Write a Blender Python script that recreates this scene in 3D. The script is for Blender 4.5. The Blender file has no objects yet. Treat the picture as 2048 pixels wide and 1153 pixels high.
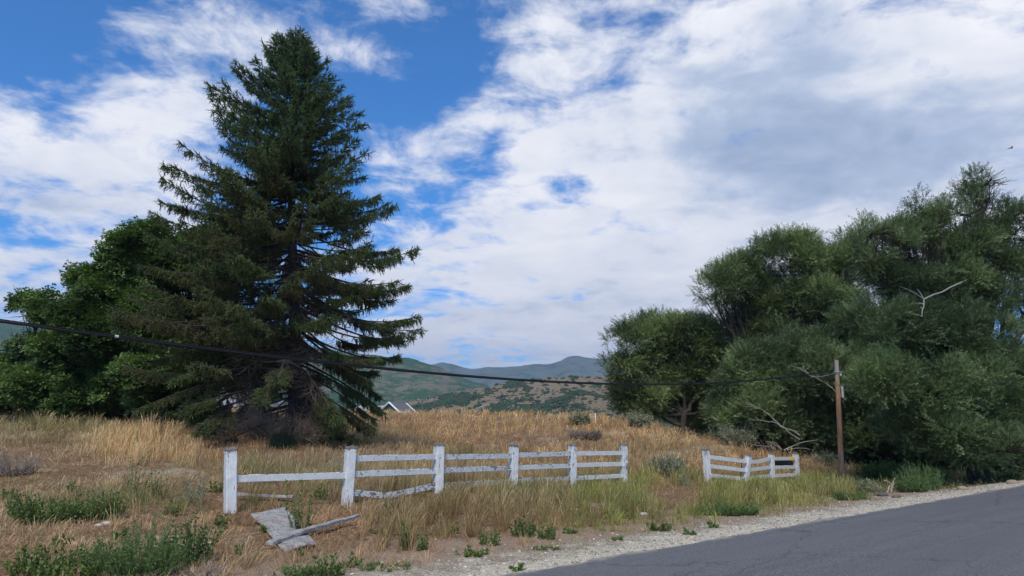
import bpy, math, random
import numpy as np
from math import radians as R
rng = np.random.default_rng(7)
random.seed(7)
sc = bpy.context.scene
col = sc.collection

# ------------------------------------------------------------ camera, sky, sun, exposure
F, PITCH, CAMZ = 1460.0, R(11.05), 1.6
cd = bpy.data.cameras.new("camera"); cam = bpy.data.objects.new("camera", cd); col.objects.link(cam)
cam.location = (0, 0, CAMZ); cam.rotation_euler = (R(90) + PITCH, 0, 0)
cd.sensor_width = 36; cd.lens = F / 2048 * 36; cd.clip_start = 0.1; cd.clip_end = 20000
sc.camera = cam
sc.view_settings.view_transform = 'Standard'; sc.view_settings.look = 'None'
sc.view_settings.exposure = 0.50; sc.view_settings.gamma = 1
SUN_EL, SUN_AZ = R(50), R(186)     # azimuth clockwise from +Y
sd = bpy.data.lights.new("sun", 'SUN'); sd.energy = 2.5; sd.angle = R(18); sd.color = (1, .95, .87)
sun = bpy.data.objects.new("sun", sd); col.objects.link(sun)
sun.rotation_euler = (R(90) - SUN_EL, 0, -SUN_AZ + math.pi)
sun.location = (0, 0, 50)

cosp, sinp = math.cos(PITCH), math.sin(PITCH)
def at(u, v, Y):
    xc = (u - 1024) / F; yc = (576.5 - v) / F
    t = Y / (cosp - yc * sinp)
    return np.array([xc * t, Y, CAMZ + (sinp + yc * cosp) * t])
def proj(P):
    P = np.asarray(P, float); x = P[..., 0]; y = P[..., 1]; z = P[..., 2] - CAMZ
    w = y * cosp + z * sinp; up = -y * sinp + z * cosp
    w = np.where(w < .1, .1, w)
    return 1024 + F * x / w, 576.5 - F * up / w
def azel(u, v):
    d = at(u, v, 1.0) - np.array([0, 0, CAMZ]); d /= np.linalg.norm(d)
    return math.atan2(d[0], d[1]), math.asin(d[2])

class NT:
    def __init__(s, nt): s.nt = nt; s.n = nt.nodes; s.l = nt.links
    def node(s, typ, **kw):
        n = s.n.new(typ)
        for k, v in kw.items(): setattr(n, k, v)
        return n
    def set(s, sock, v):
        if isinstance(v, bpy.types.NodeSocket): s.l.new(v, sock)
        elif v is not None: sock.default_value = v
    def math(s, op, a, b=None, c=None, clamp=False):
        n = s.node('ShaderNodeMath', operation=op, use_clamp=clamp)
        s.set(n.inputs[0], a); s.set(n.inputs[1], b)
        if c is not None: s.set(n.inputs[2], c)
        return n.outputs[0]
    def vmath(s, op, a, b=None):
        n = s.node('ShaderNodeVectorMath', operation=op)
        s.set(n.inputs[0], a); s.set(n.inputs[1], b)
        return n.outputs['Value'] if op in ('LENGTH', 'DOT_PRODUCT') else n.outputs[0]
    def ramp(s, x, a, b, lo=0., hi=1., smooth=True):
        n = s.node('ShaderNodeMapRange', interpolation_type='SMOOTHSTEP' if smooth else 'LINEAR')
        s.set(n.inputs[0], x); s.set(n.inputs[1], a); s.set(n.inputs[2], b); s.set(n.inputs[3], lo); s.set(n.inputs[4], hi)
        return n.outputs[0]
    def mix(s, f, a, b, mode='MIX'):
        n = s.node('ShaderNodeMix', data_type='RGBA', blend_type=mode)
        s.set(n.inputs[0], f)
        for i, v in ((6, a), (7, b)):
            if isinstance(v, tuple) and len(v) == 3: v = (*v, 1)
            s.set(n.inputs[i], v)
        return n.outputs[2]
    def noise(s, vec, scale, detail=4, rough=.55, dist=0., dim='3D'):
        n = s.node('ShaderNodeTexNoise', noise_dimensions=dim)
        s.set(n.inputs['Vector'], vec); n.inputs['Scale'].default_value = scale
        n.inputs['Detail'].default_value = detail; n.inputs['Roughness'].default_value = rough
        n.inputs['Distortion'].default_value = dist
        return n.outputs[0]
    def voro(s, vec, scale, feature='F1'):
        n = s.node('ShaderNodeTexVoronoi', feature=feature)
        s.set(n.inputs['Vector'], vec); n.inputs['Scale'].default_value = scale
        return n
    def mapping(s, vec, scale=(1, 1, 1), rot=(0, 0, 0), loc=(0, 0, 0)):
        n = s.node('ShaderNodeMapping'); s.set(n.inputs[0], vec)
        n.inputs['Scale'].default_value = scale; n.inputs['Rotation'].default_value = rot; n.inputs['Location'].default_value = loc
        return n.outputs[0]
    def xyz(s, x, y, z):
        n = s.node('ShaderNodeCombineXYZ'); s.set(n.inputs[0], x); s.set(n.inputs[1], y); s.set(n.inputs[2], z)
        return n.outputs[0]

def make_world():
    w = bpy.data.worlds.new("World"); sc.world = w; w.use_nodes = True
    t = NT(w.node_tree); t.n.clear()
    out = t.node('ShaderNodeOutputWorld'); bg = t.node('ShaderNodeBackground'); t.l.new(bg.outputs[0], out.inputs[0])
    STR = 0.1
    bg.inputs[1].default_value = STR
    sky = t.node('ShaderNodeTexSky', sky_type='NISHITA', sun_disc=False)
    sky.sun_elevation = SUN_EL; sky.sun_rotation = SUN_AZ; sky.altitude = 1900; sky.ozone_density = 2.5; sky.air_density = 1.0; sky.dust_density = .3
    tc = t.node('ShaderNodeTexCoord').outputs['Generated']
    d = t.vmath('NORMALIZE', tc)
    sx = t.node('ShaderNodeSeparateXYZ'); t.l.new(d, sx.inputs[0]); X, Y, Z = sx.outputs
    az = t.math('ARCTAN2', X, Y); el = t.math('ARCSINE', Z)
    p = t.xyz(az, el, 0.)
    zz = t.math('ADD', t.math('MAXIMUM', Z, 0.0), 0.16)
    q = t.xyz(t.math('DIVIDE', X, zz), t.math('DIVIDE', Y, zz), 0.)
    def blobs(lst):
        tot = None
        for (u, v, ru, rv, amp) in lst:
            a, e = azel(u, v)
            dd = t.vmath('SUBTRACT', p, (a, e, 0))
            dd = t.vmath('MULTIPLY', dd, (F / ru, F / rv, 0))
            r = t.vmath('LENGTH', dd)
            o = t.ramp(r, 0.1, 1.25, amp, 0.)
            tot = o if tot is None else t.math('ADD', tot, o)
        return tot
    # sky coverage: where the cloud deck stands and where it breaks open
    cov = blobs([
        (1900, 200, 900, 800, .42), (1350, 420, 620, 420, .34), (1100, 120, 170, 200, .10), (1250, 620, 700, 170, .22),
        (60, 330, 330, 200, .40), (20, 600, 420, 120, .34), (300, 430, 200, 120, .14),
        (350, 170, 170, 170, .19), (470, 60, 260, 90, .20), (230, 250, 110, 90, .06), (300, 60, 200, 120, .07), (420, 150, 150, 120, .05), (560, 90, 120, 80, .10), (700, 130, 160, 50, .10), (820, 300, 150, 70, .20), (840, 350, 120, 40, .1), (820, 15, 200, 40, .14), (780, 115, 200, 40, .10),
        (900, 560, 420, 160, .20), (950, 700, 500, 70, .22), (700, 660, 300, 60, .1),
        (90, 70, 230, 130, -.30), (250, 130, 60, 60, -.05), (760, 180, 210, 170, -.22), (930, 60, 110, 90, -.16),
        (740, 420, 330, 60, -.16), (1145, 373, 80, 30, -.40), (950, 330, 90, 60, -.17), (60, 462, 170, 30, -.30), (910, 590, 110, 45, -.22), (1130, 597, 80, 12, -.2),
        (1240, 150, 45, 75, -.12), (2040, 650, 60, 60, -.5), (560, 250, 120, 200, -.12)])
    n1 = t.noise(q, 1.5, 10, .66, .25)
    n2 = t.noise(t.mapping(q, loc=(3.1, 7.7, 2)), 5.5, 8, .62, .3)
    nn = t.math('ADD', t.math('MULTIPLY', t.math('SUBTRACT', n1, .5), 1.25), t.math('MULTIPLY', t.math('SUBTRACT', n2, .5), 1.6))
    c = t.math('ADD', t.math('ADD', cov, .36), nn)
    mask = t.ramp(c, .30, .86)
    # light and dark of the cloud bodies
    sh = blobs([(1560, 230, 700, 210, .36), (1850, 300, 420, 160, .22), (1380, 340, 340, 120, .16), (1450, 430, 300, 60, .08), (1900, 100, 260, 110, -.35), (1500, 560, 700, 60, .02), (1150, 330, 250, 130, -.22),
                (1050, 560, 400, 60, -.10), (1200, 90, 220, 120, -.15), (60, 380, 300, 60, .12), (60, 240, 260, 90, -.25), (40, 540, 200, 40, -.1), (1180, 620, 300, 40, .12), (900, 700, 700, 40, .03), (1000, 520, 500, 160, -.14), (1230,405,60,22,-.3)])
    n3 = t.noise(t.mapping(q, loc=(9, 1, 5), scale=(1, 1.3, 1)), 1.3, 6, .55, .2)
    n4 = t.noise(t.mapping(q, loc=(2, 8, 5)), 4.0, 8, .6, .3)
    g = t.math('ADD', t.math('ADD', sh, .26), t.math('ADD', t.math('MULTIPLY', t.math('SUBTRACT', n3, .5), 1.0), t.math('MULTIPLY', t.math('SUBTRACT', n4, .5), 1.5)))
    g = t.math('ADD', g, t.ramp(c, .6, .95, -.12, .05))
    cr = t.node('ShaderNodeValToRGB'); t.l.new(g, cr.inputs[0]); e = cr.color_ramp.elements
    k = 1 / STR
    e[0].position = 0.0; e[0].color = (.76 * k, .755 * k, .77 * k, 1)
    e[1].position = 1.0; e[1].color = (.28 * k, .345 * k, .465 * k, 1)
    m = e.new(.38); m.color = (.64 * k, .655 * k, .70 * k, 1)
    m = e.new(.7); m.color = (.38 * k, .445 * k, .565 * k, 1)
    blue = t.mix(1.0, sky.outputs[0], (.25, .86, 1.34), 'MULTIPLY')
    fin = t.mix(mask, blue, cr.outputs[0])
    t.l.new(fin, bg.inputs[0])
make_world()

# ------------------------------------------------------------ numpy noise and mesh helpers
def _h(i, j, k, s):
    n = (i * 374761393 + j * 668265263 + k * 2147483647 + s * 974634777) & 0xffffffff
    n = ((n ^ (n >> 13)) * 1274126177) & 0xffffffff
    n = n ^ (n >> 16)
    return (n & 0xffff) / 65535.0
def vnoise(x, y, z=0., seed=1):
    x = np.asarray(x, float); y = np.asarray(y, float); z = np.asarray(z, float) + 0 * x
    i = np.floor(x).astype(np.int64); j = np.floor(y).astype(np.int64); k = np.floor(z).astype(np.int64)
    fx = x - i; fy = y - j; fz = z - k
    fx = fx * fx * (3 - 2 * fx); fy = fy * fy * (3 - 2 * fy); fz = fz * fz * (3 - 2 * fz)
    r = 0
    for a in (0, 1):
        for b in (0, 1):
            for c in (0, 1):
                r = r + _h(i + a, j + b, k + c, seed) * np.where(a, fx, 1 - fx) * np.where(b, fy, 1 - fy) * np.where(c, fz, 1 - fz)
    return r
def fbm(x, y, z=0., seed=1, o=4):
    r = 0; a = .5; t = 0
    for q in range(o):
        r = r + a * vnoise(x * 2 ** q, y * 2 ** q, np.asarray(z) * 2 ** q, seed + q); t += a; a *= .55
    return r / t
def nrm(v): return v / np.maximum(np.linalg.norm(v, axis=-1, keepdims=True), 1e-9)

class Buf:
    def __init__(s): s.v = []; s.q = []; s.t = []; s.c = []; s.n = 0
    def add(s, v, quads=None, tris=None, c=(1, 1, 1)):
        v = np.asarray(v, np.float32).reshape(-1, 3)
        if quads is not None and len(quads): s.q.append(np.asarray(quads, np.int64).reshape(-1, 4) + s.n)
        if tris is not None and len(tris): s.t.append(np.asarray(tris, np.int64).reshape(-1, 3) + s.n)
        c = np.asarray(c, np.float32)
        s.c.append(np.broadcast_to(c, (len(v), 3)) if c.ndim == 1 else c.reshape(-1, 3))
        s.v.append(v); s.n += len(v)
    def inst(s, tv, tq, tt, pos, Rm, scale, c):
        """copy a template (M,3) to N places: Rm (N,3,3) rows = basis vectors, scale (N,)"""
        N, M = len(pos), len(tv)
        if N == 0: return
        V = np.einsum('mk,nkj->nmj', tv, Rm) * np.asarray(scale)[:, None, None] + pos[:, None, :]
        off = (np.arange(N) * M)[:, None, None]
        C = np.repeat(np.asarray(c, np.float32)[:, None, :], M, 1)
        s.add(V.reshape(-1, 3), (np.asarray(tq)[None] + off).reshape(-1, 4) if tq is not None and len(tq) else None,
              (np.asarray(tt)[None] + off).reshape(-1, 3) if tt is not None and len(tt) else None, C.reshape(-1, 3))
    def tube(s, pts, rad, sides=6, c=(1, 1, 1), cap=True):
        pts = np.asarray(pts, float); M = len(pts)
        rad = np.broadcast_to(np.asarray(rad, float), (M,))
        tg = nrm(np.gradient(pts, axis=0))
        ref = np.where(np.abs(tg[:, 2:3]) > .9, np.array([[1., 0, 0]]), np.array([[0, 0, 1.]]))
        a = nrm(np.cross(tg, ref)); b = np.cross(tg, a)
        th = np.arange(sides) / sides * 2 * np.pi
        V = pts[:, None] + rad[:, None, None] * (np.cos(th)[None, :, None] * a[:, None] + np.sin(th)[None, :, None] * b[:, None])
        i = np.arange(M - 1)[:, None]; j = np.arange(sides)[None]
        q = np.stack([i * sides + j, i * sides + (j + 1) % sides, (i + 1) * sides + (j + 1) % sides, (i + 1) * sides + j], -1).reshape(-1, 4)
        s.add(V.reshape(-1, 3), q, None, c)
        if cap:
            for e, base in ((0, 0), (M - 1, (M - 1) * sides)):
                n0 = s.n; s.add(np.vstack([V[e], pts[e][None]]), None, [[k, (k + 1) % sides, sides] if e else [(k + 1) % sides, k, sides] for k in range(sides)], c)
    def build(s, name, mat, parent=None, smooth=False, origin=None):
        V = np.concatenate(s.v) if s.v else np.zeros((0, 3), np.float32)
        C = np.concatenate(s.c) if s.c else np.zeros((0, 3), np.float32)
        o = parent_loc(parent) if parent is not None else (np.zeros(3) if origin is None else np.asarray(origin, float))
        V = V - o.astype(np.float32)
        Q = np.concatenate(s.q) if s.q else np.zeros((0, 4), np.int64); T = np.concatenate(s.t) if s.t else np.zeros((0, 3), np.int64)
        me = bpy.data.meshes.new(name)
        me.vertices.add(len(V)); me.vertices.foreach_set('co', V.ravel())
        me.loops.add(Q.size + T.size); me.loops.foreach_set('vertex_index', np.concatenate([Q.ravel(), T.ravel()]).astype(np.int32))
        me.polygons.add(len(Q) + len(T))
        st = np.concatenate([np.arange(len(Q)) * 4, len(Q) * 4 + np.arange(len(T)) * 3]).astype(np.int32)
        me.polygons.foreach_set('loop_start', st)
        me.update(calc_edges=True)
        me.polygons.foreach_set('use_smooth', np.full(len(me.polygons), bool(smooth)))
        at_ = me.color_attributes.new('tint', 'FLOAT_COLOR', 'POINT')
        at_.data.foreach_set('color', np.concatenate([C, np.ones((len(C), 1), np.float32)], 1).ravel())
        me.materials.append(mat)
        ob = bpy.data.objects.new(name, me); col.objects.link(ob)
        if parent is not None: ob.parent = parent
        else: ob.location = o
        return ob
def parent_loc(p):
    l = np.zeros(3)
    while p is not None: l = l + np.array(p.location); p = p.parent
    return l
def tag(o, label=None, cat=None, group=None, kind=None):
    if label: o['label'] = label
    if cat: o['category'] = cat
    if group: o['group'] = group
    if kind: o['kind'] = kind
    return o
def thing(name, loc, label, cat, group=None):
    o = bpy.data.objects.new(name, None); col.objects.link(o); o.location = tuple(float(a) for a in loc)
    o.empty_display_size = .3
    return tag(o, label, cat, group)
def box(b, c, size, rot=None, colr=(1, 1, 1), bev=0.0, taper=1.0):
    """chamfered box centred on c; rot = 3x3 rows local axes"""
    hx, hy, hz = np.array(size) / 2.0
    e = min(bev, hx * .9, hy * .9, hz * .9)
    if e <= 0:
        v = np.array([[x, y, z] for z in (-hz, hz) for x, y in ((-hx, -hy), (hx, -hy), (hx, hy), (-hx, hy))])
        q = [[3, 2, 1, 0], [4, 5, 6, 7]] + [[i, (i + 1) % 4, 4 + (i + 1) % 4, 4 + i] for i in range(4)]
    else:
        rings = []
        for z, k in ((-hz, e), (-hz + e, 0), (hz - e, 0), (hz, e)):
            ax, ay = hx - k, hy - k
            rings += [[x, y, z] for x, y in ((-ax + e, -ay), (ax - e, -ay), (ax, -ay + e), (ax, ay - e), (ax - e, ay), (-ax + e, ay), (-ax, ay - e), (-ax, -ay + e))]
        v = np.array(rings)
        q = [[r * 8 + i, r * 8 + (i + 1) % 8, (r + 1) * 8 + (i + 1) % 8, (r + 1) * 8 + i] for r in range(3) for i in range(8)]
        q += [[0, 7, 2, 1], [7, 6, 3, 2], [6, 5, 4, 3]]; q += [[24 + i for i in (1, 2, 7, 0)], [24 + i for i in (2, 3, 6, 7)], [24 + i for i in (3, 4, 5, 6)]]
    if rot is not None: v = v @ np.asarray(rot)
    b.add(v + np.asarray(c), q, None, colr)

# ------------------------------------------------------------ terrain shape
RD = np.array([.744, .668]); RN = np.array([-.668, .744])       # road direction, normal toward the field
RE = np.array([-0.134, 8.63]) @ RN                                # road edge offset
def sdist(x, y): return x * RN[0] + y * RN[1] - RE              # >0 on the field side
CP = []
def cp(u, v, Y): CP.append(at(u, v, Y))
for a in [(460, 1035, 13), (693, 1017, 14.7), (875, 1002, 16.7), (1026, 990, 19), (1144, 980, 21.3), (1247, 971, 23.4), (1415, 968, 26), (1490, 967, 28), (1543, 969, 30), (1593, 964, 32),
          (0, 822, 62), (200, 820, 62), (450, 828, 62), (700, 836, 60), (1000, 838, 56), (1200, 846, 50), (1330, 862, 45), (1450, 886, 41), (1550, 912, 38), (1640, 935, 36.5), (1700, 946, 35),
          (0, 905, 22), (300, 925, 20), (0, 1000, 14), (590, 880, 28), (250, 852, 32), (900, 905, 32), (1200, 910, 32), (1400, 925, 33), (0, 832, 38), (150, 838, 36), (700, 868, 40), (1000, 862, 42), (1200, 872, 41)]:
    cp(*a)
for x, y, z in [(0, 0, 0), (-12, 0, 0), (-30, -10, 0), (-60, -30, 0), (30, 20, 0), (0, -30, -.2), (40, -10, -.3), (60, 20, -.3), (-20, 8, .3), (-25, 14, .5), (16, 26, -.3), (22, 30, -.3), (30, 36, -.3),
                (14, 48, -1.3), (20, 44, -1.5), (12, 44, 0.2), (26, 50, -1.6), (8, 62, 0), (0, 80, .5), (-25, 85, 1), (-50, 85, 1.5), (-60, 40, 3), (-40, 60, 3.6), (-40, 20, 1.3), (50, 60, -2), (30, 85, -2.5), (0, 5, 0), (-6, 2.5, 0), (12, 18, 0)]:
    CP.append(np.array([x, y, z], float))
CP = np.array(CP)
def _tps(r): return np.where(r > 1e-6, r * r * np.log(np.maximum(r, 1e-6)), 0)
_K = _tps(np.linalg.norm(CP[:, None, :2] - CP[None, :, :2], axis=2)) + np.eye(len(CP)) * 1.5
_P = np.hstack([np.ones((len(CP), 1)), CP[:, :2]])
_A = np.block([[_K, _P], [_P.T, np.zeros((3, 3))]])
_W = np.linalg.solve(_A, np.concatenate([CP[:, 2], np.zeros(3)]))
def sst(x, a, b):
    t = np.clip((x - a) / (b - a), 0, 1); return t * t * (3 - 2 * t)
def gz(x, y):
    x = np.asarray(x, float); y = np.asarray(y, float); sh = x.shape
    xf, yf = x.ravel(), y.ravel(); z = np.empty(len(xf))
    for i in range(0, len(xf), 40000):
        a, b = xf[i:i + 40000], yf[i:i + 40000]
        ra = np.hypot(a, b); k = np.minimum(1, 95 / np.maximum(ra, 1)); a2, b2 = a * k, b * k
        D = np.sqrt((a2[:, None] - CP[None, :, 0]) ** 2 + (b2[:, None] - CP[None, :, 1]) ** 2)
        zz = _tps(D) @ _W[:len(CP)] + _W[-3] + _W[-2] * a2 + _W[-1] * b2
        bl = sst(ra, 85, 190)
        zz = zz * (1 - bl) - 7 * bl
        s = sdist(a, b)
        n = (fbm(a * .8, b * .8, 0, 5, 3) - .5) * .22 + (fbm(a * .18, b * .18, 0, 9, 2) - .5) * .35
        e = sst(s, .4, 4.5)
        f = sst(ra, 300, 120)
        zz = np.where(s > 0, zz * sst(s, -.2, 3.0) + n * e, zz)
        # road bed: level; a ditch side beyond the near edge
        rd = (1 - sst(s, -.05, .5)) * sst(s, -11, -8.6)
        zz = zz * (1 - rd) - .035 * rd
        z[i:i + 40000] = zz
    return z.reshape(sh)
def g1(x, y): return float(gz(np.array([x]), np.array([y]))[0])
def ground(u, v, ymax=90):
    """point on the terrain seen at image point u,v"""
    Ys = np.concatenate([np.arange(4, 60, .1), np.arange(60, ymax, .5)])
    P = np.array([at(u, v, Y) for Y in Ys]); h = P[:, 2] - gz(P[:, 0], P[:, 1])
    i = np.argmax(h < 0) if (h < 0).any() else len(Ys) - 1
    p = P[i].copy(); p[2] = g1(p[0], p[1]); return p

# ------------------------------------------------------------ materials
def newmat(name):
    m = bpy.data.materials.new(name); m.use_nodes = True; t = NT(m.node_tree); t.n.clear()
    out = t.node('ShaderNodeOutputMaterial'); return m, t, out
def pbsdf(t, out, colr, rough=.8, bump=None, bs=.3, bd=.02, spec=.3, metal=0.):
    b = t.node('ShaderNodeBsdfPrincipled')
    if isinstance(colr, tuple): colr = (*colr[:3], 1)
    t.set(b.inputs['Base Color'], colr); t.set(b.inputs['Roughness'], rough); b.inputs['Specular IOR Level'].default_value = spec
    b.inputs['Metallic'].default_value = metal
    if bump is not None:
        bn = t.node('ShaderNodeBump'); bn.inputs['Strength'].default_value = bs; bn.inputs['Distance'].default_value = bd
        t.l.new(bump, bn.inputs['Height']); t.l.new(bn.outputs[0], b.inputs['Normal'])
    t.l.new(b.outputs[0], out.inputs[0]); return b
def leafmat(name, trans=.35, spec=.25, rough=.55, mul=(1, 1, 1), var=.5):
    m, t, out = newmat(name)
    a = t.node('ShaderNodeAttribute', attribute_name='tint').outputs['Color']
    ob = t.node('ShaderNodeTexCoord').outputs['Object']
    n = t.noise(ob, 1.1, 3)
    c = t.mix(t.ramp(n, .3, .7), t.mix(1.0, a, tuple(x * (1 - var * .4) for x in mul), 'MULTIPLY'), t.mix(1.0, a, tuple(x * (1 + var * .4) for x in mul), 'MULTIPLY'))
    b = t.node('ShaderNodeBsdfPrincipled'); t.l.new(c, b.inputs['Base Color']); b.inputs['Roughness'].default_value = rough; b.inputs['Specular IOR Level'].default_value = spec
    tr = t.node('ShaderNodeBsdfTranslucent'); t.l.new(t.mix(1.0, c, (1.1, 1.15, .6), 'MULTIPLY'), tr.inputs[0])
    mx = t.node('ShaderNodeMixShader'); mx.inputs[0].default_value = trans
    t.l.new(b.outputs[0], mx.inputs[1]); t.l.new(tr.outputs[0], mx.inputs[2]); t.l.new(mx.outputs[0], out.inputs[0])
    return m
def tintmat(name, rough=.85, bscale=30, bs=.4, bd=.01, var=.35):
    m, t, out = newmat(name)
    a = t.node('ShaderNodeAttribute', attribute_name='tint').outputs['Color']
    ob = t.node('ShaderNodeTexCoord').outputs['Object']
    n = t.noise(ob, bscale, 5); k = t.ramp(n, .2, .8, 1 - var, 1 + var)
    c = t.mix(1.0, a, t.xyz(k, k, k), 'MULTIPLY')
    pbsdf(t, out, c, rough, n, bs, bd); return m

M = {}
def mats():
    # ground sheet: dry earth and thatch, gravel shoulder by the road, pale grit right beside the asphalt
    m, t, out = newmat('ground'); ob = t.node('ShaderNodeTexCoord').outputs['Object']
    s = t.math('SUBTRACT', t.vmath('DOT_PRODUCT', ob, (float(RN[0]), float(RN[1]), 0)), float(RE))
    wob = t.math('MULTIPLY', t.math('SUBTRACT', t.noise(ob, .8, 5), .5), 2.2)
    sw = t.math('ADD', s, wob)
    n_big = t.noise(ob, .35, 5, .6); n_mid = t.noise(ob, 3.0, 6, .65); n_f = t.noise(ob, 28, 6, .7)
    fib = t.noise(t.mapping(ob, scale=(1, .25, 1), rot=(0, 0, .6)), 30, 5, .7); fib2 = t.noise(t.mapping(ob, scale=(.25, 1, 1), rot=(0, 0, .3)), 34, 5, .7)
    thatch = t.mix(t.ramp(n_mid, .35, .65), (.30, .165, .08), (.42, .28, .155))
    thatch = t.mix(t.ramp(t.math('MAXIMUM', fib, fib2), .48, .66), (.12, .075, .045), t.mix(1.0, thatch, (1.15, 1.15, 1.15), 'MULTIPLY'))
    dirt = t.mix(t.ramp(n_f, .3, .7), (.22, .17, .11), (.42, .34, .235))
    soil = t.mix(t.ramp(n_big, .55, .68), thatch, dirt)
    vg = t.voro(ob, 42); vg2 = t.voro(ob, 19)
    peb = t.ramp(vg.outputs['Distance'], .25, .6, 1.15, .45)
    sep = t.node('ShaderNodeSeparateColor'); t.l.new(vg.outputs['Color'], sep.inputs[0])
    grav = t.mix(sep.outputs[0], (.24, .19, .145), (.56, .48, .37))
    grav = t.mix(1.0, grav, t.xyz(peb, peb, peb), 'MULTIPLY')
    pale = t.mix(t.ramp(n_f, .25, .75), (.46, .40, .29), (.70, .62, .47))
    pale = t.mix(t.ramp(t.noise(ob, 9, 4), .4, .75, 0, .5), pale, grav)
    shd = t.mix(t.ramp(t.math('ADD', sw, t.math('MULTIPLY', t.math('SUBTRACT', n_mid, .5), 1.6)), 0.45, 1.15), pale, t.mix(.55, grav, dirt))
    dg = t.mix(t.ramp(n_mid, .3, .7, .2, .8), t.mix(.5, grav, (.30, .20, .13)), (.34, .23, .15))
    shd = t.mix(t.ramp(sw, .75, 1.4), shd, dg)
    c = t.mix(t.ramp(sw, 2.2, 3.2), shd, soil)
    far = t.math('SUBTRACT', 1., t.ramp(t.vmath('LENGTH', ob), 110, 260))
    scr = t.ramp(t.noise(ob, .06, 5, .6), .45, .55)
    c = t.mix(far, t.mix(scr, (.25, .18, .10), (.05, .07, .035)), c)
    h = t.math('ADD', t.math('MULTIPLY', t.math('MAXIMUM', fib, fib2), .7), t.math('MULTIPLY', vg.outputs['Distance'], -.6))
    pbsdf(t, out, c, .95, h, .8, .03, .1); M['ground'] = m
    # asphalt
    m, t, out = newmat('asphalt'); ob = t.node('ShaderNodeTexCoord').outputs['Object']
    rot = t.mapping(ob, rot=(0, 0, -math.atan2(RD[1], RD[0])))
    sx = t.node('ShaderNodeSeparateXYZ'); t.l.new(rot, sx.inputs[0])
    ln = t.noise(t.mapping(rot, scale=(.03, 1, 1)), 2.6, 4, .6); big = t.noise(ob, .5, 4)
    fine = t.voro(ob, 70); ff = t.noise(ob, 60, 3, .7)
    k = t.math('ADD', t.math('MULTIPLY', t.ramp(ln, .35, .65), .34), t.math('MULTIPLY', big, .25))
    c = t.mix(k, (.078, .077, .080), (.150, .147, .149))
    c = t.mix(t.ramp(ff, .48, .70, 0, .75), c, (.33, .31, .28)); c = t.mix(t.ramp(ff, .45, .25, 0, .6), c, (.03, .031, .036))
    crk = t.voro(t.mapping(t.vmath('ADD', rot, t.vmath('MULTIPLY', t.noise(ob, 1.5, 5, .7), (.9, .9, 0))), scale=(.16, .5, 1)), 1.0, 'DISTANCE_TO_EDGE')
    c = t.mix(t.ramp(crk.outputs['Distance'], .0, .006, .55, 0), c, (.025, .025, .027))
    dust = t.ramp(t.noise(t.mapping(rot, scale=(.12, 1.4, 1)), 1.3, 6, .7), .52, .75, 0, .45); c = t.mix(dust, c, (.19, .175, .15))
    e = t.math('ABSOLUTE', t.math('ADD', sx.outputs[1], -float(RE) + .0))
    edge = t.ramp(t.math('ADD', e, t.math('MULTIPLY', t.math('SUBTRACT', t.noise(ob, 3, 5, .7), .5), .5)), .0, .16, .85, 0.)
    c = t.mix(edge, c, (.33, .29, .22))
    pbsdf(t, out, c, .8, t.math('ADD', ff, fine.outputs['Distance']), .5, .012, .35); M['asphalt'] = m
    # peeling white paint over grey wood
    def paint(name, grain, amt):
        m, t, out = newmat(name); ob = t.node('ShaderNodeTexCoord').outputs['Object']
        a = t.node('ShaderNodeAttribute', attribute_name='tint').outputs['Color']
        sp = t.node('ShaderNodeSeparateColor'); t.l.new(a, sp.inputs[0])
        g = t.noise(t.mapping(ob, scale=grain), 9, 6, .7); g2 = t.noise(t.mapping(ob, scale=grain, loc=(4, 4, 4)), 26, 5, .7); blot = t.noise(ob, 5, 5, .7)
        wood = t.mix(g2, (.07, .06, .05), (.24, .22, .20))
        white = t.mix(t.ramp(blot, .3, .7), (.60, .59, .565), (.78, .77, .735)); white = t.mix(t.ramp(g2, .50, .72, 0, .5), white, (.34, .33, .32))
        mm = t.math('ADD', t.math('ADD', t.math('MULTIPLY', g, .62), t.math('MULTIPLY', blot, .38)), t.math('MULTIPLY', t.math('SUBTRACT', sp.outputs[0], .5), .5))
        ch = t.ramp(mm, amt, amt + .035)
        c = t.mix(ch, white, wood)
        pbsdf(t, out, c, .6, t.math('SUBTRACT', t.math('MULTIPLY', g2, .3), ch), .6, .006); M[name] = m
    paint('paint_post', (3.5, 3.5, .35), .525); paint('paint_rail', (1.6, 1.6, 5), .578)
    m, t, out = newmat('grey_board'); ob = t.node('ShaderNodeTexCoord').outputs['Object']
    g = t.noise(t.mapping(ob, scale=(2, 12, 2), rot=(0, 0, .4)), 4, 6, .7); bl = t.noise(ob, 6, 5, .65, 1.2)
    w1 = t.node('ShaderNodeTexWave', wave_type='BANDS'); t.l.new(t.mapping(ob, rot=(0, 0, -.6)), w1.inputs[0]); w1.inputs['Scale'].default_value = 5; w1.inputs['Distortion'].default_value = 9; w1.inputs['Detail'].default_value = 3
    c = t.mix(t.ramp(bl, .35, .65), (.24, .22, .20), (.43, .41, .385)); c = t.mix(t.ramp(w1.outputs['Fac'], .0, .35, .45, 0), c, (.16, .15, .14)); c = t.mix(t.ramp(g, .55, .75, 0, .5), c, (.2, .18, .16))
    pbsdf(t, out, c, .85, g, .6, .01); M['board'] = m
    # utility pole wood
    m, t, out = newmat('pole_wood'); ob = t.node('ShaderNodeTexCoord').outputs['Object']
    g = t.noise(t.mapping(ob, scale=(8, 8, .3)), 4, 6, .7); b2 = t.noise(ob, 1.2, 4)
    sx = t.node('ShaderNodeSeparateXYZ'); t.l.new(ob, sx.inputs[0])
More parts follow.
